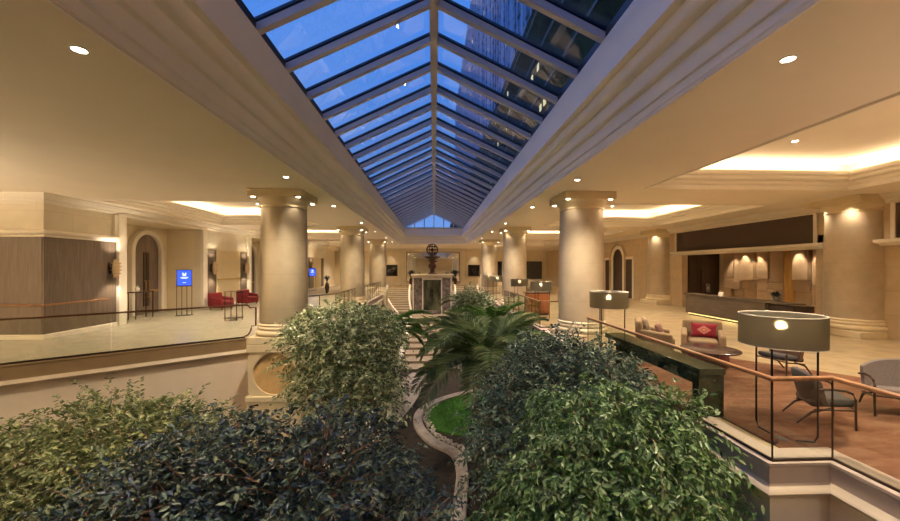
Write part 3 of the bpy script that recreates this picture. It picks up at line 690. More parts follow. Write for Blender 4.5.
for s0,s1 in ((3.22,6.4),(6.42,L)):
    vpanel(MB(), A, u, [(s0,.06),(s1,.06),(s1,ZT),(s0,ZT)], .012).build('glass_panel', M['glass'], bl, world=True)
MB().sweep([(A[0]+u[0]*.3,A[1]+u[1]*.3),Bp], [(-.02,.03),(.02,.03),(.02,.075),(-.02,.075)]).build('bottom_channel', M['bronze'], bl, world=True)
balustrade('glass balustrade with oak handrail jogging outward beside the big drum lamp', [(3.60,8.75),(3.60,3.90),(4.27,3.90),(4.27,-2)], M['rail'], .06, .045, .885, 2.4, wood=True)
balustrade('glass balustrade with oak handrail between the first and second right columns', [(4.4,12.85),(3.62,12.85),(3.62,19.4)], M['rail'], .06, .045, .90, 1.1)
balustrade('glass balustrade with thin dark rail and posts between the first and second left columns', [(-4.95,12.3),(-4.95,14.5),(-4.05,15.8),(-4.05,19.7)], M['bronze'], .05, .04, .97, .8)
balustrade('glass balustrade with thin dark rail and posts between the second and third left columns', [(-4.05,21.6),(-4.05,28.9)], M['bronze'], .05, .04, .97, .9)

# ------------------------------------------------------------------ lamps
def drum_lamp(label, loc, rz=0):
    l = thing('floor_lamp', label, 'floor lamp', loc, rz, 'drum floor lamps along the right balustrade')
    n = 56; r = .42; z0, z1 = 1.16, 1.52
    MB().lathe([(r,z0),(r,z1),(r-.006,z1),(r-.006,z0),(r,z0)],(0,0,0),n).build('lamp_shade', M['shade'], l, smooth=30)
    rings = MB()
    for z in (z0,z1): rings.tube([((r-.003)*math.cos(2*PI*k/48),(r-.003)*math.sin(2*PI*k/48),z) for k in range(48)], .006, 6, True)
    rings.build('shade_ring', pm('shade_trim', (.5,.46,.38), .6), l, smooth=True)
    st = MB()
    for a in (-27.5,92.5,212.5):
        a = R(a); x, y = .34*math.cos(a), .34*math.sin(a)
        MB().tube([(x,y,1.3),(x,y,.10),(x*.9,y*.9,.03),(x*.4,y*.4,.012)], .0115, 8).build('leg', M['black'], l, smooth=True)
        st.tube([(x,y,1.3),(0,0,1.3)], .006, 6)
    st.tube([(0,0,1.24),(0,0,1.37)], .007, 8).build('spider', M['black'], l, smooth=True)
    MB().lathe([(.001,.0),(.07,.0),(.07,.014),(.001,.02)],(0,0,0),20).build('base', M['black'], l)
    MB().sphere((0,0,1.40),.042,seg=14,rings=8).build('bulb', M['bulb'], l, smooth=True)
    return l
LAMPS = [(4.22,4.45,0,'big grey drum floor lamp at the balustrade corner beside the charcoal lounge chair'),
         (4.08,8.72,0,'grey drum floor lamp on dark rods just before the first right column'),
         (4.26,15.0,0,'grey drum floor lamp glowing in front of the orange-brown cabinet'),
         (4.22,18.6,0,'small grey drum floor lamp just before the second right column'),
         (4.05,24.2,0,'small grey drum floor lamp just past the second right column'),
         (4.17,28.9,0,'farthest small grey drum floor lamp, before the third right column')]
l0 = None
for x,y,rz,lab in LAMPS:
    if l0 is None: l0 = drum_lamp(lab, (x,y,0), rz)
    else: dup(l0, (x,y,0), rz, lab)
    point('lamp_light', (x,y,1.395), 40, .045, (1,.82,.55))

# wall sconces
def sconce(label, loc):
    s = thing('wall_sconce', label, 'wall lamp', loc, 0, 'bronze wall sconces on the timber panels')
    MB().box(0,.03,-.07,.07,-.2,.2).box(.03,.09,-.03,.03,-.04,.04).build('backplate', M['bronze'], s, bevel=.005)
    bands = MB()
    for z,r in ((-.30,.09),(-.18,.13),(-.06,.15),(.06,.15),(.18,.13),(.30,.09)): bands.lathe([(r-.02,z-.022),(r,z-.022),(r,z+.022),(r-.02,z+.022),(r-.02,z-.022)],(.2,0,0),20)
    bands.build('band', M['brass'], s, smooth=30)
    MB().lathe([(.06,-.33),(.09,-.2),(.105,-.1),(.11,0),(.105,.1),(.09,.2),(.06,.33)],(.2,0,0),20).build('lamp_shade', pm('amber_diffuser', (.35,.2,.08), .5, emis=(1,.62,.28), estr=.25), s, smooth=True)
    return s
s0 = sconce('banded bronze wall sconce on the wide timber wall before the first arched door', (-11.31,13.78,2.05))
dup(s0, (-11.31,19.8,2.05), 0, 'banded bronze wall sconce on the narrow timber strip after the blue display')
dup(s0, (-11.31,23.12,2.05), 0, 'banded bronze wall sconce on the timber strip before the second arched door')
dup(s0, (-11.31,35.5,2.05), 0, 'banded bronze wall sconce on the far timber strip behind the second left column')
for y in (13.78,19.8,23.12,35.5):
    spot('sconce_light', (-11.05,y,2.42), 60, 120, .8, .04, rot=(PI,0,0)); spot('sconce_light', (-11.05,y,1.68), 60, 120, .8, .04)

# ------------------------------------------------------------------ left terrace furniture
def display(label, loc, rz):
    d = thing('display_stand', label, 'sign', loc, rz, 'blue displays on the left terrace')
    MB().box(-.28,.28,-.03,.03,1.26,1.98).build('screen_frame', M['black'], d, bevel=.02)
    MB().box(-.255,.255,-.034,-.029,1.30,1.95).build('screen', M['signblue'], d)
    mk = MB()
    mk.add([(-.07,-.036,1.80),(.07,-.036,1.80),(.055,-.036,1.72),(-.055,-.036,1.72)],[(0,1,2,3)]).add([(-.085,-.036,1.815),(-.045,-.036,1.86),(-.02,-.036,1.815)],[(0,1,2)]).add([(.02,-.036,1.815),(.045,-.036,1.86),(.085,-.036,1.815)],[(0,1,2)])
    for z,w in ((1.66,.12),(1.63,.15),(1.60,.10),(1.42,.06)): mk.add([(-w,-.036,z-.008),(w,-.036,z-.008),(w,-.036,z+.008),(-w,-.036,z+.008)],[(0,1,2,3)])
    mk.build('screen_graphic', M['signwhite'], d)
    for x in (-.27,-.09,.09,.27): MB().tube([(x,0,1.27),(x,0,.02)],.012,8).build('leg', M['black'], d)
    MB().box(-.32,.32,-.18,.18,0,.02).build('base', M['black'], d, bevel=.005)
    return d
sg = display('bright blue display screen on a thin-legged stand beside the first arched door', (-10.85,17.0,0), R(32))
dup(sg, (-10.9,34.6,0), R(15), 'far bright blue display screen on a stand, seen between first and second left columns')
bt = thing('bar_table', 'tall slim metal bar table on the left terrace in front of the red armchairs', 'table', (-7.9,15.35,0))
for z in (1.13,.10): MB().box(-.26,.26,-.26,.26,z,z+.025).build('table_top' if z > 1 else 'foot_frame', M['tabletop'] if z > 1 else M['bronze'], bt, bevel=.005)
for x,y in ((-.22,-.22),(.22,-.22),(-.22,.22),(.22,.22)): MB().box(x-.012,x+.012,y-.012,y+.012,0,1.13).build('leg', M['bronze'], bt)
bt2 = thing('console_table', 'narrow tall console table in front of the first arched door', 'table', (-12.0,16.1,0))
MB().box(-.17,.17,-.5,.5,1.06,1.10).build('table_top', M['tabletop'], bt2, bevel=.005)
for x,y in ((-.14,-.46),(.14,-.46),(-.14,.46),(.14,.46)): MB().box(x-.012,x+.012,y-.012,y+.012,0,1.06).build('leg', M['bronze'], bt2)
vs_ = MB().lathe([(.001,0),(.06,0),(.085,.08),(.07,.16),(.03,.2),(.035,.24),(.028,.24),(.024,.2),(.001,.19)],(0,0,0),20).build('vase', M['white'], smooth=40); vs_.location = (-12.0,15.9,1.10)
tag(vs_, 'small white vase standing on the narrow console table by the arched door', 'vase')

def armchair(name, label, loc, rz, fab, group, skirt=None):
    a = thing(name, label, 'armchair', loc, rz, group)
    MB().box(-.41,.41,-.36,.38,.08,.27).build('base', skirt or fab, a, bevel=.03)
    MB().box(-.29,.29,-.40,.22,.27,.45).build('seat_cushion', fab, a, bevel=.05, bseg=3)
    MB().hexa([(-.42,.20,.10),(.42,.20,.10),(.42,.40,.10),(-.42,.40,.10),(-.40,.28,.82),(.40,.28,.82),(.40,.44,.82),(-.40,.44,.82)]).build('backrest', fab, a, bevel=.05, bseg=3)
    for s in (-1,1):
        x0,x1 = sorted((s*.30,s*.43))
        MB().hexa([(x0,-.38,.12),(x1,-.38,.12),(x1,.30,.12),(x0,.30,.12),(x0,-.34,.56),(x1,-.34,.56),(x1,.34,.64),(x0,.34,.64)]).build('armrest', fab, a, bevel=.045, bseg=3)
        for y in (-.30,.32): MB().lathe([(.018,0),(.028,.09)],(s*.34,y,0),10).build('leg', M['chairwood'], a)
    return a
armchair('armchair', 'red velvet armchair by the left wall, beside the bar table', (-10.55,19.35,0), R(80), M['red'], 'red armchairs by the left wall')
armchair('armchair', 'red velvet armchair by the left wall, next to the second arched door', (-10.55,22.0,0), R(70), M['red'], 'red armchairs by the left wall')

def vase_plant(name, label, loc, h, leaf, n=90, spread=.35, sc=1):
    p = thing(name, label, 'plant', loc)
    MB().lathe([(.001,0),(.10*sc,0),(.16*sc,.25*sc),(.19*sc,.5*sc),(.14*sc,.72*sc),(.10*sc,.8*sc),(.13*sc,.86*sc),(.11*sc,.86*sc),(.08*sc,.8*sc),(.001,.78*sc)],(0,0,0),24).build('pot', M['ceramic'], p, smooth=40)
    rng = np.random.default_rng(int(abs(loc[0]*100)+abs(loc[1]*10)))
    mb = MB()
    for i in range(n):
        a = rng.uniform(0,2*PI); t = rng.uniform(.25,1); r = spread*t*rng.uniform(.3,1); z = .82*sc+h*(t*(1.1-.5*r/spread))
        base = Vector((r*.35*math.cos(a), r*.35*math.sin(a), z-.12*h-.05)); tip = Vector((r*math.cos(a), r*math.sin(a), z)); d = tip-base
        side = d.cross(Vector((0,0,1))); side = side.normalized()*d.length*.22 if side.length > 1e-4 else Vector((.03,0,0)); m1 = base+d*.5+Vector((0,0,.02))
        mb.add([base, m1+side, tip, m1-side, m1+Vector((0,0,-.012))],[(0,4,2,1),(0,3,2,4)])
    mb.build('foliage', leaf, p)
    st = MB()
    for i in range(7):
        a = 2*PI*i/7; st.tube([(0,0,.76*sc),(.1*spread*math.cos(a),.1*spread*math.sin(a),.82*sc+.3*h),(.55*spread*math.cos(a),.55*spread*math.sin(a),.82*sc+.75*h)],.006,5)
    st.build('stem', M['twig'], p)
    return p
vase_plant('potted_plant', 'leafy plant in a dark floor vase on the far left terrace', (-8.6,31,0), .7, M['leaf_dark_sky'], 90, .42)

# ------------------------------------------------------------------ lobby furniture
car = MB().prism([(4.31,-4),(9.6,-4),(9.6,4.6),(8.3,6.6),(6.4,8.9),(4.0,8.9),(4.0,3.94),(4.31,3.94)], .0, .012).build('carpet', M['carpet'])
tag(car, 'mottled rust-red carpet under the lounge chairs', 'carpet')
FZ = .013
con = thing('console_table', 'long low green-black stone console table behind the balustrade glass', 'table', (3.9,6.5,0))
MB().box(3.66,4.04,5.1,8.0,.60,.69).build('table_top', M['greenstone'], con, world=True, bevel=.006)
MB().box(3.67,4.03,5.12,5.26,0.013,.60).build('slab_leg', M['greenstone'], con, world=True, bevel=.006)
MB().box(3.67,4.03,7.40,7.54,0.013,.60).build('slab_leg', M['greenstone'], con, world=True, bevel=.006)
MB().box(3.69,3.73,5.26,7.40,.45,.60).build('apron', M['greenstone'], con, world=True)

armchair('armchair', 'beige upholstered armchair turned sideways, holding two patterned cushions', (5.32,8.95,0), R(62), M['beigefab'], 'beige armchairs by the lobby carpet')
armchair('armchair', 'beige upholstered armchair facing the camera with the crimson cushion', (6.25,8.6,FZ-.013), R(-34), M['beigefab'], 'beige armchairs by the lobby carpet')
def cushion(name, label, cat, loc, w, h, t, mat, rz, tilt, group=None):
    o = MB(); n = 10
    def P(i, j, s):
        x, z = -1+2*i/n, -1+2*j/n; k = ((1-x**4)*(1-z**4))**.5
        pin = 1-.06*(1-abs(x))*0
        return (x*w/2*(1-.07*(1-z*z)*abs(x)), s*t/2*k, z*h/2*(1-.07*(1-x*x)*abs(z)))
    for s in (-1,1):
        vs = [P(i,j,s) for j in range(n+1) for i in range(n+1)]
        o.add(vs,[(j*(n+1)+i,j*(n+1)+i+1,(j+1)*(n+1)+i+1,(j+1)*(n+1)+i) for j in range(n) for i in range(n)])
    ob = o.build(name, mat, smooth=60); ob.location = loc; ob.rotation_euler = (-tilt,0,rz)
    return tag(ob, label, cat, group)
cushion('cushion', 'crimson cushion with a pale diamond motif leaning on the beige armchair', 'cushion', (6.30,8.625,.62), .52,.34,.15,M['crimson'],R(-34),R(16))
cushion('cushion', 'pale patterned cushion at the back of the sideways beige armchair', 'cushion', (5.17,9.06,.68), .48,.40,.14,M['cushion'],R(62),R(18))
cushion('cushion', 'dark geometric cushion leaning in the near side of the sideways beige armchair', 'cushion', (5.30,8.72,.62), .40,.34,.13,pm('geometric_cushion',(.30,.17,.13),.9,var=.7,scale=18),R(50),R(20))
pf = thing('pouf', 'low round dark red pouf between the coffee table and beige armchair', 'pouf', (5.75,7.75,FZ))
MB().lathe([(.001,0),(.32,0),(.36,.04),(.37,.2),(.36,.34),(.30,.39),(.001,.40)],(0,0,0),32).build('body', M['darkred'], pf, smooth=40)
MB().tube([(.372*math.cos(2*PI*k/32),.372*math.sin(2*PI*k/32),.2) for k in range(32)],.008,6,True).build('piping', M['darkred'], pf, smooth=True)
ct = thing('coffee_table', 'round dark-topped coffee table on slender legs in front of beige armchairs', 'table', (5.12,6.85,FZ))
MB().lathe([(.001,.535),(.46,.535),(.48,.545),(.48,.565),(.46,.575),(.001,.575)],(0,0,0),40).build('table_top', M['tabletop'], ct, smooth=40)
for k in range(3):
    a = R(30+120*k); x, y = math.cos(a), math.sin(a)
    MB().tube([(x*.20,y*.20,.535),(x*.25,y*.25,0)],.02,8).build('leg', M['chairwood'], ct, smooth=True)
MB().tube([(.23*math.cos(R(30+120*k)),.23*math.sin(R(30+120*k)),.2) for k in range(3)],.010,6,True).build('stretcher', M['chairwood'], ct)

def lounge(label, loc, rz, fab, wood, w=.60, backmat=None, group=None, name='lounge_chair', cat='chair'):
    c = thing(name, label, cat, loc, rz, group)
    h = w/2
    # seat: rounded pad tilted back
    MB().hexa([(-h,-.30,.30),(h,-.30,.30),(h,.20,.24),(-h,.20,.24),(-h,-.31,.40),(h,-.31,.40),(h*.96,.22,.34),(-h*.96,.22,.34)]).build('seat', fab, c, bevel=.045, bseg=3)
    # curved backrest wrapping round the sitter
    bk = MB(); n = 14; lo, hi = [], []
    for s,(ra,th) in enumerate(((1,0),(1.0,.10))):
        for zz, ya in ((.32,.14),(.48,.185),(.66,.23),(.73,.245)):
            for k in range(n+1):
                f = -1+2*k/n
                x = f*(h+.03); y = ya-.16*f*f+th*(1 if zz < .68 else .8)
                z = zz-.12*abs(f)**3*(1 if zz > .45 else .3)
                lo.append((x,y,z))
    m_ = n+1; vs = lo; fs = []
    for r_ in range(3):
        for k in range(n):
            fs.append((r_*m_+k,r_*m_+k+1,(r_+1)*m_+k+1,(r_+1)*m_+k)); o_ = 4*m_
            fs.append((o_+r_*m_+k,o_+(r_+1)*m_+k,o_+(r_+1)*m_+k+1,o_+r_*m_+k+1))
    for k in range(n):
        fs.append((k,4*m_+k,4*m_+k+1,k+1)); fs.append((3*m_+k,3*m_+k+1,7*m_+k+1,7*m_+k))
    for r_ in range(3):
        fs.append((r_*m_,(r_+1)*m_,4*m_+(r_+1)*m_,4*m_+r_*m_)); fs.append((r_*m_+n,4*m_+r_*m_+n,4*m_+(r_+1)*m_+n,(r_+1)*m_+n))
    bk.add(vs,fs).build('backrest', backmat or fab, c, smooth=50, bevel=.012)
    for s in (-1,1):
        x = s*(h+.035)
        MB().tube([(x,-.28,0),(x,-.275,.42),(x,-.245,.49),(x,-.17,.52),(x,-.02,.525),(x,.10,.51),(x*.98,.20,.48)],[.014,.017,.018,.018,.018,.017,.015],8).build('armrest', wood, c, smooth=True)
        MB().tube([(x*.9,-.05,.27),(x*.9,.20,.18),(x*.86,.37,0)],[.016,.018,.013],8).build('leg', wood, c, smooth=True)
        MB().tube([(x,-.28,.27),(x*.93,.18,.22)],.013,8).build('side_rail', wood, c, smooth=True)
    MB().tube([(-h-.03,-.275,.28),(h+.03,-.275,.28)],.012,8).build('front_rail', wood, c)
    return c
lc_ = lounge('charcoal lounge chair with curved dark wooden arms beside the big drum lamp', (5.24,4.95,FZ), R(66), M['darkgrey'], M['chairwood'], .50, group='lounge chairs on the carpet'); lc_.scale = (.9,.9,.95)
lounge('dark wooden lounge chair with a brown backrest, partly behind the big drum lamp', (6.9,7.25,FZ), R(-82), M['darkgrey'], M['chairwood'], .52, M['brownleather'], 'lounge chairs on the carpet')
lounge('wide grey lounge seat with rounded back at the right edge, facing the camera', (6.78,5.05,FZ), R(-30), M['greyfab'], M['chairwood'], 1.0, None, 'lounge chairs on the carpet')

# orange-brown cabinet under the third lamp
cab = thing('cabinet', 'orange-brown wooden cabinet with two doors behind the third drum lamp', 'cabinet', (4.6,16.6,0))
MB().box(4.05,5.05,16.4,16.8,.06,.95).build('body', M['orangewood'], cab, world=True, bevel=.01)
for a,b in ((4.08,4.54),(4.56,5.02)): MB().box(a,b,16.375,16.40,.10,.90).build('door', M['orangewood'], cab, world=True, bevel=.006)
MB().box(4.0,5.1,16.35,16.85,.95,.99).build('cabinet_top', M['darkwood'], cab, world=True, bevel=.006)
MB().box(4.1,5.0,16.42,16.78,0,.06).build('plinth', M['darkwood'], cab, world=True)

# reception desk
dk = thing('reception_desk', 'long bronze-brown reception desk with glowing base in front of the alcove', 'desk', (11.5,13.9,0))
MB().box(11.15,11.95,12.35,16.4,.10,.90).build('body', M['deskwood'], dk, world=True, bevel=.008)
MB().box(11.25,11.95,11.45,12.35,.10,.86).build('side_section', M['darkwood'], dk, world=True, bevel=.008)
MB().box(11.10,11.62,11.40,16.45,.90,.955).build('desk_top', M['deskwood'], dk, world=True, bevel=.006)
MB().box(11.27,11.9,11.55,16.3,0,.10).build('toe_kick', M['darkwood'], dk, world=True)
MB().box(11.20,11.26,11.6,16.3,.075,.098).build('base_light_strip', emat('amber_strip',(1,.72,.25),4), dk, world=True)
area('desk_glow', (11.18,14,.07), 4.6,.05, 14, rot=(0,R(-20),R(90)), col=(1,.75,.3))
def monitor(label, loc, rz):
    m = thing('monitor', label, 'monitor', loc, rz, 'monitors on the reception desk')
    MB().box(-.27,.27,-.015,.015,.10,.44).build('screen', M['black'], m, bevel=.006)
    MB().box(-.03,.03,0,.03,.01,.14).box(-.11,.11,-.07,.09,0,.012).build('stand', M['black'], m)
    MB().box(-.05,.05,.015,.018,.24,.30).build('mark', M['paper'], m)
    return m
monitor('black computer monitor on the far end of the reception desk', (11.45,15.4,.955), R(70))
fl = thing('flower_arrangement', 'dark leafy arrangement in a grey bowl on the near reception desk', 'plant', (11.36,12.15,.955))
MB().lathe([(.001,0),(.08,0),(.13,.08),(.14,.16),(.12,.17),(.11,.09),(.001,.04)],(0,0,0),20).build('bowl', pm('grey_bowl',(.25,.24,.22),.4), fl, smooth=40)
mb = MB(); rng = np.random.default_rng(5)
for i in range(130):
    a = rng.uniform(0,2*PI); el = rng.uniform(.1,1.4); r = rng.uniform(.12,.30); d = Vector((math.cos(a)*math.cos(el),math.sin(a)*math.cos(el),math.sin(el)*.8))
    b0 = Vector((0,0,.14))+d*r*.5; tip = Vector((0,0,.14))+d*r; sd = d.cross(Vector((0,0,1))).normalized()*.03; m1 = (b0+tip)/2
    mb.add([b0,m1+sd,tip,m1-sd],[(0,1,2),(0,2,3)])
mb.build('foliage', M['leaf_dark_sky'], fl)
for i,(y,lab) in enumerate(((14.55,'small white card holder on the reception desk beside the monitor'),)):
    o = MB().hexa([(-.02,-.12,0),(.08,-.12,0),(.08,.12,0),(-.02,.12,0),(.03,-.12,.16),(.05,-.12,.16),(.05,.12,.16),(.03,.12,.16)]).build('card_holder', M['paper']); o.location = (11.3,y,.955); tag(o, lab, 'card')

# ------------------------------------------------------------------ fountain, stairs
LZ = -1.95; FX = -.16
structure(MB().box(-2.9,2.7,30,34,GZ,LZ).box(-1.95,1.63,33.9,40,GZ,-.0).build('floor_landing', M['step']))
fo = thing('fountain', 'tall stone water-wall fountain with dark rippled panel between the curved stairs', 'fountain', (FX,33.3,LZ))
MB().box(FX-1.62,FX+1.62,33.25,33.9,LZ,1.15).build('back_block', M['colbase'], fo, world=True)
for s in (-1,1):
    a, b = sorted((FX+s*.86, FX+s*1.62))
    MB().box(a,b,33.0,33.25,LZ,1.15).build('marble_pier', M['vein'], fo, world=True, bevel=.02)
    MB().box(FX+s*.82-.05,FX+s*.82+.05,32.96,33.25,LZ,1.15).box(FX+s*1.64-.05,FX+s*1.64+.05,32.96,33.25,LZ,1.15).build('pilaster_strip', M['mould'], fo, world=True, bevel=.01)
MB().box(FX-.78,FX+.78,33.12,33.2,LZ+.3,.98).build('water_panel', M['waterpanel'], fo, world=True)
MB().box(FX-.80,FX+.80,33.05,33.25,.98,1.15).build('panel_head', M['mould'], fo, world=True, bevel=.01)
MB().box(FX-1.75,FX+1.75,32.9,34.0,1.15,1.32).box(FX-1.85,FX+1.85,32.82,34.05,1.32,1.48).build('cornice', M['colbase'], fo, world=True, bevel=.03)
MB().box(FX-.80,FX+.80,32.55,33.12,LZ,LZ+.35).build('basin', M['vein'], fo, world=True, bevel=.02)
MB().box(FX-.72,FX+.72,32.62,33.1,LZ+.351,LZ+.36).build('basin_water', M['waterpanel'], fo, world=True)
sp_ = thing('sphere_sculpture', 'bronze openwork sphere on a sculpted stem on top of the fountain', 'sculpture', (FX,33.4,1.48))
MB().lathe([(.001,0),(.42,0),(.42,.06),(.28,.10),(.20,.2),(.22,.4),(.34,.6),(.36,.75),(.26,.9),(.18,1.0),(.20,1.15),(.50,1.35),(.68,1.45),(.70,1.53),(.45,1.56),(.15,1.58),(.12,1.62),(.001,1.62)],(0,0,0),24).build('stem', M['bronzestat'], sp_, smooth=50)
ZC = 2.12; RS = .50
for k in range(6):
    a = PI*k/6
    MB().tube([(RS*math.cos(t_)*math.cos(a),RS*math.cos(t_)*math.sin(a),ZC+RS*math.sin(t_)) for t_ in [2*PI*q/32 for q in range(32)]],.028,6,True).build('ring', M['bronzestat'], sp_, smooth=True)
for z in (-.28,0,.28):
    r_ = math.sqrt(RS*RS-z*z)
    MB().tube([(r_*math.cos(2*PI*q/32),r_*math.sin(2*PI*q/32),ZC+z) for q in range(32)],.028,6,True).build('ring', M['bronzestat'], sp_, smooth=True)
MB().sphere((0,0,ZC),.16).build('core', M['bronzestat'], sp_, smooth=True)
MB().tube([(0,0,1.6),(0,0,ZC+RS)],.03,8).build('axis', M['bronzestat'], sp_)

def flight(label, mir):
    st = thing('staircase', label, 'stairs', (mir*-3.6+FX,36,0), group='curved stairs beside the fountain')
    n = 12
    def edges(t):       # t=0 top (Y=40), 1 bottom
        e = t**2
        y = 40-8.4*t
        l = -4.62+1.9*e; r = -2.42+.70*e
        return (FX+mir*(l-0.0), FX+mir*(r-0.0), y)
    tm = MB()
    for i in range(n):
        l0,r0_,y0 = edges(i/n); l1,r1,y1 = edges((i+1)/n); z = -(i+1)*(-LZ)/(n+1)
        a0,a1 = (l0,r0_) if mir > 0 else (r0_,l0); b0,b1 = (l1,r1) if mir > 0 else (r1,l1)
        tm.hexa([(b0,y1,GZ),(b1,y1,GZ),(a1,y0,GZ),(a0,y0,GZ),(b0,y1,z),(b1,y1,z),(a1,y0,z),(a0,y0,z)])
    tm.build('treads', M['step'], st, world=True)
    for side in (0,1):
        sb = MB(); N = 24; pts = []
        for i in range(N+1):
            t_ = i/N; e_ = edges(t_); x = e_[side]; z = -(-LZ)*t_+.28
            w = .14*(-1 if side == 0 else 1)*mir
            pts.append((x,x+w,e_[2],z))
        vs = []; fs = []
        for (x,xw,y,z) in pts: vs += [(x,y,GZ),(xw,y,GZ),(xw,y,z),(x,y,z)]
        for i in range(N):
            for k in range(4): fs.append((4*i+k,4*i+(k+1)%4,4*i+4+(k+1)%4,4*i+4+k))
        fs += [(0,3,2,1),(4*N,4*N+1,4*N+2,4*N+3)]
        sb.add(vs,fs).build('stringer', M['mould'], st, world=True)
    return st
flight('curved stone staircase climbing to the terrace, left of the fountain', 1)
flight('curved stone staircase climbing to the terrace, right of the fountain', -1)
ls = thing('staircase', 'broad shallow stone steps rising from the garden to the fountain', 'stairs', (0,25,GZ))
sm = MB(); nn = 9
for i in range(nn):
    y0 = 20+i*1.11; z = GZ+(i+1)*(LZ-GZ)/(nn+1)
    sm.box(FX-1.55,FX+1.55,y0,30,z-(LZ-GZ)/(nn+1),z)
    sm.box(FX-1.57,FX+1.57,y0-.03,y0+.1,z-.03,z+.001)
sm.build('treads', M['step'], ls, world=True)
for s in (-1,1):
    a, b = sorted((FX+s*1.58,FX+s*1.86))
    MB().hexa([(a,19.8,GZ),(b,19.8,GZ),(b,30,GZ),(a,30,GZ),(a,19.8,GZ+.3),(b,19.8,GZ+.3),(b,30,LZ+.2),(a,30,LZ+.2)]).build('side_kerb', M['mould'], ls, world=True, bevel=.03)
# lantern pillars at the head of the stairs
lp = None
for x,lab in ((-5.15,'stone pillar with a glass cylinder lantern at the head of the left stairs'),(4.85,'stone pillar with a glass cylinder lantern at the head of the right stairs')):
    if lp is None:
        lp = thing('lantern_pillar', lab, 'lantern', (x,39.2,0), group='lantern pillars at the stairs')
        MB().box(-.24,.24,-.24,.24,0,.9).box(-.28,.28,-.28,.28,.9,.98).build('pillar', M['colbase'], lp, bevel=.02)
        MB().lathe([(.22,.98),(.22,1.7),(.205,1.7),(.205,.98),(.22,.98)],(0,0,0),24).build('glass_cylinder', M['glass'], lp, smooth=40)
        MB().lathe([(.001,.98),(.07,.98),(.07,1.3),(.001,1.31)],(0,0,0),16).build('candle', pm('candle_wax',(.8,.72,.55),.6,emis=(1,.75,.4),estr=.4), lp)
    else: dup(lp, (x,39.2,0), 0, lab)
vase_plant('potted_plant', 'green plant in a dark pot at the foot of the big mirror, left', (-2.6,42.8,0), 1.1, M['leaf_dark_sky'], 120, .6)
vase_plant('potted_plant', 'green plant in a dark pot at the foot of the big mirror, right', (2.4,42.8,0), 1.1, M['leaf_dark_sky'], 120, .6)
vase_plant('potted_plant', 'green leafy plant in a dark pot at the third left column', (-5.6,29.2,0), .8, M['leaf_dark_sky'], 100, .5)

# ------------------------------------------------------------------ buildings above the skylight
bd = thing('building', 'dark stone wing with a few lit windows seen through the right skylight panes', 'building', (9,60,0))
MB().box(8,10.5,-14,190,5.7,23).build('facade', M['darkfacade'], bd, world=True)
fl_ = MB()
for k in range(5): fl_.box(7.93,8,-14,190,8.2+k*3.4,8.45+k*3.4)
fl_.build('floor_band', pm('grey_stone_band',(.045,.05,.042),.6), bd, world=True)
random.seed(11)
for k in range(34):
    z = 8.2+3.4*random.randint(0,4); y = random.uniform(6,60)
    w_ = random.uniform(.25,.5); MB().box(7.94,8,y,y+w_,z-1.2,z-.75).build('lit_window', M['litwin'], bd, world=True)
tw = thing('building', 'blue glass tower with pale and dark vertical fins seen near the skylight ridge', 'building', (14,60,0))
MB().box(13,20,-14,230,5.7,95).build('facade', M['facadeglass'], tw, world=True)
fn = MB(); y = -14
while y < 228:
    fn.box(12.75,13,y,y+random.choice((.12,.2,.5)),5.7,95); y += random.choice((.9,1.4,2.2,3.0))
fn.build('fin', pm('pale_fin',(.34,.42,.62),.5), tw, world=True)
fn = MB(); z = 8
while z < 95:
    fn.box(12.85,13,-14,230,z,z+.45); z += 3.6
fn.build('floor_band', M['facade'], tw, world=True)
for k in range(30):
    z = 9+3.6*random.randint(3,20); y = random.uniform(10,150)
    MB().box(12.8,12.99,y,y+random.uniform(.4,.9),z+.3,z+1.2).build('lit_window', M['litwin'], tw, world=True)
# ------------------------------------------------------------------ plants
def nrm(a): return a/np.maximum(np.linalg.norm(a,axis=-1,keepdims=True),1e-9)
def leaf_mesh(name, P, D, N, L, Wd, mat, parent, fold=.18, curl=.12):
    """one mesh; each leaf is a folded six-point blade"""
    n = len(P); D = nrm(D); S = nrm(np.cross(D,N)); N = nrm(np.cross(S,D)); L = L[:,None]; Wd = Wd[:,None]
    v = np.empty((n,6,3))
    v[:,0] = P
    v[:,1] = P+D*L*.38+S*Wd*.5+N*Wd*fold
    v[:,2] = P+D*L*.72+S*Wd*.36+N*(Wd*fold-L*curl*.4)
    v[:,3] = P+D*L-N*L*curl
    v[:,4] = P+D*L*.72-S*Wd*.36+N*(Wd*fold-L*curl*.4)
    v[:,5] = P+D*L*.38-S*Wd*.5+N*Wd*fold
    V = v.reshape(-1,3)-np.array(parent_world(parent))
    idx = (np.arange(n)*6)[:,None]
    F = np.concatenate([idx+np.array([[0,1,2,3]]), idx+np.array([[0,3,4,5]])],1).reshape(-1,4)
    me = bpy.data.meshes.new(name)
    me.vertices.add(len(V)); me.vertices.foreach_set('co', V.astype(np.float32).ravel())
    me.loops.add(F.size); me.loops.foreach_set('vertex_index', F.astype(np.int32).ravel())
    me.polygons.add(len(F)); me.polygons.foreach_set('loop_start', np.arange(0,F.size,4,dtype=np.int32)); me.polygons.foreach_set('loop_total', np.full(len(F),4,np.int32))
    me.update(); me.validate(); me.materials.append(mat)
    o = bpy.data.objects.new(name, me); COL.objects.link(o); o.parent = parent; return o

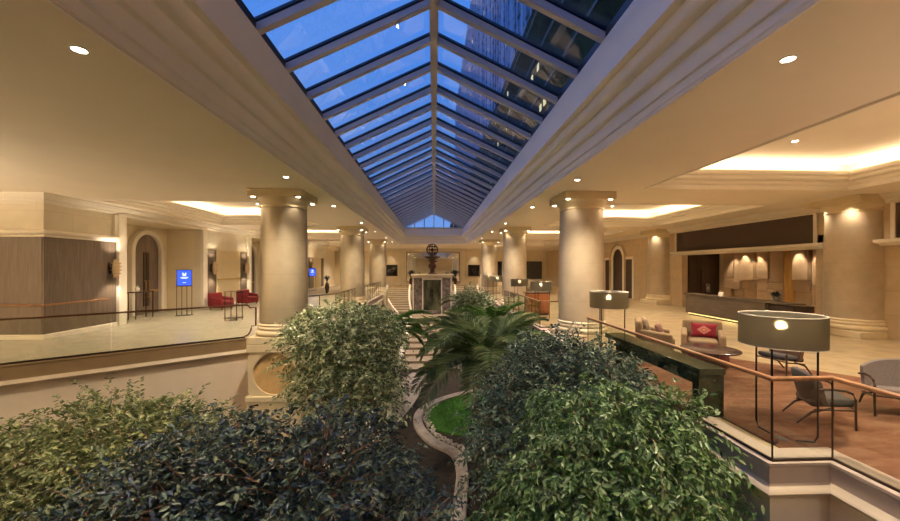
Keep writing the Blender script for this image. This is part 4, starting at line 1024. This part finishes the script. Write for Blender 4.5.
def tree(name, label, cat, base, blobs, mat, seed, ntw, lpt, leaf, tw_len=(.25,.55), droop=.5, keep=None, trunks=3, branches=40, twigs=140, group=None, shell=.72, upright=0.0):
    """blobs: (x,y,z,rx,ry,rz) in world metres; twigs start on the blobs and carry alternating leaves"""
    rng = np.random.default_rng(seed)
    root = thing(name, label, cat, (base[0],base[1],GZ), 0, group)
    B = np.array(blobs); vol = (B[:,3]*B[:,4]+B[:,4]*B[:,5]+B[:,3]*B[:,5]); pk = rng.choice(len(B), ntw, p=vol/vol.sum())
    d = nrm(rng.normal(size=(ntw,3))); d[:,2] = np.where(d[:,2] < -.35, -d[:,2], d[:,2])
    rad = shell+(1.14-shell)*rng.random(ntw); rad = np.where(rng.random(ntw) < .22, rng.uniform(.3,shell,ntw), rad)
    S = B[pk,:3]+d*B[pk,3:]*rad[:,None]
    out = nrm(d*np.array([1,1,.6])+rng.normal(size=(ntw,3))*.35+np.array([0,0,.25+upright]))
    TL_ = rng.uniform(tw_len[0],tw_len[1],ntw); lng = rng.random(ntw) < .05; TL_ = np.where(lng,TL_*1.5,TL_); out[lng] = nrm(out[lng]+np.array([0,0,.6]))
    P=[];D=[];N=[]; 
    for j in range(lpt):
        t_ = (j+.6)/lpt
        tt = TL_*t_
        pos = S+out*tt[:,None]+np.array([0,0,-1])*(droop*TL_*t_*t_)[:,None]
        tang = nrm(out+np.array([0,0,-1])*(2*droop*t_))
        side = nrm(np.cross(tang, np.array([0,0,1]))+rng.normal(size=(ntw,3))*.15)*(1 if j%2 else -1)
        dd = nrm(tang*.7+side*.75+np.array([0,0,-.35*droop])+rng.normal(size=(ntw,3))*.38)
        nn_ = nrm(np.array([0,0,1.0])+out*.55+rng.normal(size=(ntw,3))*.7)
        P.append(pos);D.append(dd);N.append(nn_)
    P=np.concatenate(P);D=np.concatenate(D);N=np.concatenate(N)
    n=len(P); L = rng.uniform(leaf[0],leaf[1],n); Wd = L*rng.uniform(.38,.52,n)
    if keep is not None:
        k = keep(P+D*L[:,None])&keep(P); P,D,N,L,Wd = P[k],D[k],N[k],L[k],Wd[k]
    leaf_mesh('foliage', P,D,N,L,Wd, mat, root)
    # trunk, limbs and the finer twigs
    tk = MB(); bx,by = base
    ctr = B[:,:3]
    for i in range(trunks):
        a = 2*PI*i/trunks+.4; b0 = Vector((bx+.08*math.cos(a),by+.08*math.sin(a),GZ-.05)); c_ = Vector(ctr[i%len(ctr)]); c_.z -= .2*B[i%len(B),5]
        pts = [b0, b0.lerp(c_,.35)+Vector((.1*math.cos(a),.1*math.sin(a),.15)), b0.lerp(c_,.7)+Vector((.06*math.cos(a+1),.06*math.sin(a+1),.1)), c_]
        tk.tube(pts,[.055,.045,.035,.022],7)
    tk.build('trunk', M['bark'], root, world=True, smooth=True)
    bm_ = MB()
    for i in range(branches):
        q = int(rng.integers(ntw)); e_ = Vector(S[q])
        if keep is not None and not keep(S[q:q+1])[0]: continue
        c_ = Vector(ctr[pk[q]]); c_.z -= .35*B[pk[q],5]
        md = c_.lerp(e_,.55)+Vector((0,0,.10)); bm_.tube([c_,md,e_],[.018,.012,.006],5)
    for i in range(twigs):
        q = int(rng.integers(ntw)); s_ = Vector(S[q]); o_ = Vector(out[q]); l_ = TL_[q]
        if keep is not None and not (keep(S[q:q+1])[0] and keep((S[q]+out[q]*l_)[None])[0]): continue
        bm_.tube([s_-o_*.15, s_, s_+o_*l_*.5+Vector((0,0,-droop*l_*.25)), s_+o_*l_+Vector((0,0,-droop*l_))],[.006,.005,.004,.002],4)
    bm_.build('branches', M['twig'], root, world=True)
    return root

def palm(name, label, base, zc, nfr, flen, seed, mat, trunk=True, up=.6, group=None, leaflet=.34, keep=None):
    rng = np.random.default_rng(seed)
    root = thing(name, label, 'palm', (base[0],base[1],GZ), 0, group)
    if trunk:
        pr = []; z = 0; H = zc-GZ
        k = 0
        while z < H:
            pr += [(.11+.012*(k%2),z),(.125-.012*(k%2),z+.05)]; z += .06; k += 1
        MB().lathe([(.001,0)]+pr+[(.07,H+.05),(.001,H+.08)],(0,0,0),14).build('trunk', M['bark'], root)
    for i in range(nfr):
        a = 2.4*i+rng.uniform(-.2,.2); el = (1.35-1.25*(i/nfr)**.8)*1.0*up+.15+rng.uniform(-.1,.1); l = flen*rng.uniform(.8,1.08)
        c = np.array([math.cos(a),math.sin(a),0]); T = np.linspace(0,1,26)
        # rachis: leaves the crown at elevation el and arches over
        ang = el-(1.25+.3*(i/nfr))*T**1.4
        st = l/25; xs = np.cumsum(np.cos(ang))*st; zs = np.cumsum(np.sin(ang))*st
        pts = np.array([base[0],base[1],zc])+xs[:,None]*c+zs[:,None]*np.array([0,0,1.0])
        tang = np.gradient(pts,axis=0); tang = nrm(tang); side = np.cross(c,np.array([0,0,1.0])); upv = nrm(np.cross(side,tang))*-1
        P=[];D=[];N=[];L=[]
        for tt in np.linspace(.12,.99,62):
            q = tt*25; i0 = min(int(q),24); f = q-i0; p = pts[i0]*(1-f)+pts[i0+1]*f; tg = tang[i0]
            un = upv[i0] if upv[i0][2] > 0 else -upv[i0]
            for s_ in (-1,1):
                P.append(p); D.append(tg*.75+side*s_*.85+un*.22+rng.normal(size=3)*.08); N.append(un+side*s_*-.3); L.append(leaflet*l/1.6*(math.sin(PI*min(1,tt*.92+.08))**.6)*rng.uniform(.85,1.1)+.05)
        P=np.array(P);D=np.array(D);N=np.array(N);L=np.array(L)
        if keep is not None:
            k = keep(P+nrm(D)*L[:,None]); P,D,N,L = P[k],D[k],N[k],L[k]
            kk = keep(pts); pts = pts[:max(3,int(np.argmin(kk)) if not kk.all() else 26)]
        fo_ = leaf_mesh('frond', P,D,N,L,np.full(len(P),.016+.003*l), mat, root, .1,.22)
        MB().tube([tuple(p) for p in pts[::3]], [.013*(1-.8*q/len(pts[::3])) for q in range(len(pts[::3]))], 5).build('rachis', M['frond_bright'], fo_, world=False)
        r_ = fo_.children[0]; W_ = parent_world(root)
        for v_ in r_.data.vertices: v_.co -= W_
    return root

ZO = 2.1   # camera height: figures below are given relative to it
inside_r = lambda p: ~((p[:,0] > 3.42)&(p[:,2] < .03))&(p[:,0] < 3.95)
clear_r = lambda p: (p[:,0] < 3.42)
def left_keep(p):   # stay on the garden side of the diagonal left wall
    return ((p[:,1]-5.51) - (p[:,0]+12.5)*.822 < -.18)
# right-hand weeping figs
tree('weeping_fig', 'big glossy green weeping fig against the right garden wall below the lamp', 'tree', (2.3,4.7),
     [(2.35,4.55,-.55,.95,.9,1.0),(1.75,4.2,-1.0,.9,.8,1.1),(2.85,4.1,-1.35,.55,.7,.9),(2.2,5.3,-.4,.8,.7,.75),(2.8,5.2,-.5,.55,.7,.7),(1.2,4.0,-1.4,.7,.7,.9)],
     M['leaf_right'], 21, 2700, 12, (.06,.10), (.22,.55), .9, clear_r, 4, 60, 400)
tree('weeping_fig', 'bluish dark-leaved fig behind the big weeping fig, before the first right column', 'tree', (1.6,7.0),
     [(2.35,7.1,-.1,.9,.9,.75),(1.75,6.6,-.45,.8,.8,.7),(2.75,6.2,-.1,.55,.7,.75),(1.3,6.0,-.95,.6,.7,.7)],
     M['leaf_blue'], 22, 1900, 11, (.06,.10), (.25,.55), .45, clear_r, 4, 80, 500)
o = tree('weeping_fig', 'thin leafy sprig reaching out over the right garden wall edge', 'plant', (3.2,5.3),
     [(3.22,4.85,.18,.14,.14,.12)], M['leaf_right'], 23, 46, 9, (.06,.10), (.2,.45), .05, (lambda p: p[:,0] < 3.55), 1, 6, 30, upright=.15)
# left-hand shrubs and trees
tree('shrub', 'broad olive-green shrub below the left balustrade wall', 'tree', (-5.2,6.0),
     [(-5.0,6.0,-.95,1.3,1.0,.85),(-6.6,5.9,-1.35,1.2,.9,.85),(-3.9,5.6,-.85,1.0,.9,.8),(-7.8,5.6,-1.4,1.0,.8,.8),(-5.4,4.9,-1.6,1.6,.8,.9)],
     M['leaf_left'], 31, 2900, 11, (.06,.10), (.25,.55), .35, left_keep, 4, 60, 400)
tree('shrub', 'dark shrub with a painted sky-blue leaf sheen filling the middle below the camera', 'tree', (-1.3,4.2),
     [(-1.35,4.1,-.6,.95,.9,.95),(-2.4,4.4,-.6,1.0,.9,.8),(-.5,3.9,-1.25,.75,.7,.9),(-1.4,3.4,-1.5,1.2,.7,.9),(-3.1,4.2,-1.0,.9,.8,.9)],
     M['leaf_dark_sky'], 32, 2500, 11, (.055,.10), (.22,.52), .35, None, 4, 90, 900)
tree('variegated_fig', 'upright variegated cream and green fig tree beside the first left column', 'tree', (-2.0,9.0),
     [(-2.1,9.0,.45,1.15,1.0,.65),(-2.75,9.1,.15,.7,.8,.75),(-1.5,8.9,.05,.65,.8,.8),(-2.0,8.7,-.5,1.15,.9,1.0),(-2.45,8.9,-.9,.75,.8,.9),(-1.45,8.6,-.9,.65,.8,.9)],
     M['leaf_var'], 33, 2100, 10, (.065,.11), (.22,.5), .45, lambda p: (p[:,0] > -3.6)|(p[:,1] < 10.3), 4, 70, 240)
# palms
palm('palm', 'green arching palm in the middle of the garden beside the steps', (1.5,10.3), -.55, 36, 2.4, 41, M['frond'], group='garden palms', up=.8, keep=clear_r)
palm('palm', 'bright green palm behind the variegated fig, left of the steps', (-1.75,13.2), -.2, 24, 1.8, 42, M['frond_bright'], group='garden palms', up=.55)
palm('palm', 'dark arching palm just beyond the lawn, right of the steps', (1.5,13.6), -.7, 24, 2.3, 43, M['frond'], group='garden palms', keep=clear_r)
palm('palm', 'upright palm near the second right column at the garden edge', (2.3,14.5), -.35, 22, 2.0, 44, M['frond_bright'], group='garden palms', up=.8, keep=clear_r)
palm('palm', 'bushy palm at the foot of the curved right stairs', (2.2,24), -.4, 16, 1.9, 45, M['frond'], group='garden palms', keep=clear_r)
tree('shrub', 'pale slender-leaved shrub between the palms and the fountain', 'shrub', (1.5,17.5),
     [(1.6,17.5,.1,.5,.6,.75),(1.3,17.2,-.7,.6,.7,.8),(2.2,17.8,-.2,.5,.6,.8)], M['leaf_var'], 51, 500, 9, (.10,.17), (.3,.6), .2, clear_r, 3, 30, 60, upright=.4)
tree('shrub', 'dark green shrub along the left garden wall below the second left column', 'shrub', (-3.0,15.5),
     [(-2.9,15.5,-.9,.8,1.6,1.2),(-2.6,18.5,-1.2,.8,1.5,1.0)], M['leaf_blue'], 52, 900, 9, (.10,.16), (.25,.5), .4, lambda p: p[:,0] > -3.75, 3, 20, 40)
tree('shrub', 'low dark shrub beside the stone kerb path in the lower garden', 'shrub', (1.4,8.6),
     [(2.0,8.6,-2.3,.8,1.2,.9),(1.7,7.4,-2.5,.5,.9,.7),(2.2,10,-2.3,.8,1.0,.9)], M['leaf_right'], 53, 900, 9, (.07,.12), (.2,.4), .3, clear_r, 3, 20, 40)
tree('shrub', 'low dark shrub under the trees on the left of the path', 'shrub', (-1.6,8.0),
     [(-1.0,7.8,-2.6,.8,1.2,.7),(-1.9,6.6,-2.5,1.2,1.0,.8),(-1.9,10.4,-2.6,.8,1.0,.7)], M['leaf_dark_sky'], 54, 900, 9, (.08,.13), (.2,.4), .3, None, 3, 20, 40)

# ------------------------------------------------------------------ lawn, kerbs
def spline(pts, n=8):
    out = []; P = [Vector((p[0],p[1],0)) for p in pts]
    for i in range(len(P)-1):
        p0 = P[max(i-1,0)]; p1 = P[i]; p2 = P[i+1]; p3 = P[min(i+2,len(P)-1)]
        for k in range(n):
            s = k/n; q = .5*((2*p1)+(p2-p0)*s+(2*p0-5*p1+4*p2-p3)*s*s+(3*p1-p0-3*p2+p3)*s**3); out.append((q.x,q.y))
    out.append((P[-1].x,P[-1].y)); return out
def gpt(px, py, z=-5.4):      # ground point seen at a pixel, used once to read the path's plan off the photo
    d = -z*380/(py-267); xc = (px-450)/380*d; a = R(2.41); return (xc*math.cos(a)+d*math.sin(a), d*math.cos(a)-xc*math.sin(a))
kp = [gpt(458,521),gpt(461,492),gpt(462,470),gpt(455,452),gpt(432,440),gpt(419,425),gpt(420,412),gpt(434,402),gpt(458,394),gpt(480,390)]
kb = MB().sweep(spline(kp), [(-.16,GZ),(-.16,GZ+.12),(.16,GZ+.12),(.16,GZ)]).build('garden_kerb', M['kerb'], bevel=.02)
tag(kb, 'pale winding stone kerb curving around the small lawn', 'kerb')
lawnp = spline([gpt(424,420,-5.5),gpt(428,408,-5.5),gpt(445,400,-5.5),gpt(470,396,-5.5),gpt(500,402,-5.5),gpt(500,425,-5.5),gpt(470,436,-5.5),gpt(440,432,-5.5),gpt(424,420,-5.5)])[:-1]
lw = MB().prism(lawnp, GZ-.05, GZ+.05).build('lawn', M['lawn']); tag(lw, 'small bright green lawn curving beside the stone kerb', 'lawn')
rng = np.random.default_rng(9); q = []
xs = np.array(lawnp); lo, hi = xs.min(0), xs.max(0)
def inpoly(p, poly):
    c = False; j = len(poly)-1
    for i in range(len(poly)):
        if ((poly[i][1] > p[1]) != (poly[j][1] > p[1])) and (p[0] < (poly[j][0]-poly[i][0])*(p[1]-poly[i][1])/(poly[j][1]-poly[i][1])+poly[i][0]): c = not c
        j = i
    return c
while len(q) < 5000:
    p = lo+(hi-lo)*rng.random(2)
    if inpoly(p, lawnp): q.append((p[0],p[1],GZ+.04))
q = np.array(q); D = rng.normal(size=q.shape)*.35+np.array([0,0,1.0]); N = rng.normal(size=q.shape)
gr = thing('grass', 'short bright green grass blades covering the small lawn', 'grass', (float(q[:,0].mean()),float(q[:,1].mean()),GZ), kind='stuff')
leaf_mesh('blades', q, D, N, rng.uniform(.05,.10,len(q)), np.full(len(q),.012), M['grass'], gr)
# pebble border round the inside of the kerb
pbm = MB(); kps = spline(kp,10)
for x,y in kps[24:]:
    for k in range(5):
        dx, dy = rng.uniform(-.10,.14), rng.uniform(.0,.22); r_ = rng.uniform(.03,.055)
        pbm.sphere((x+.28+dx,y+.12+dy,GZ+.05), r_, r_*rng.uniform(.7,1.2), r_*.7, 8, 5)
pb = pbm.build('pebbles', M['pebble'], smooth=True); tag(pb, 'pale pebble border along the inside of the winding kerb', 'pebbles', kind='stuff')
structure(MB().sweep(spline([gpt(300,500,-5.5),gpt(360,440,-5.5),gpt(395,405,-5.5),gpt(410,385,-5.5),gpt(425,374,-5.5)]), [(-.7,GZ-.05),(-.7,GZ+.02),(.7,GZ+.02),(.7,GZ-.05)]).build('floor_path', M['kerb']))
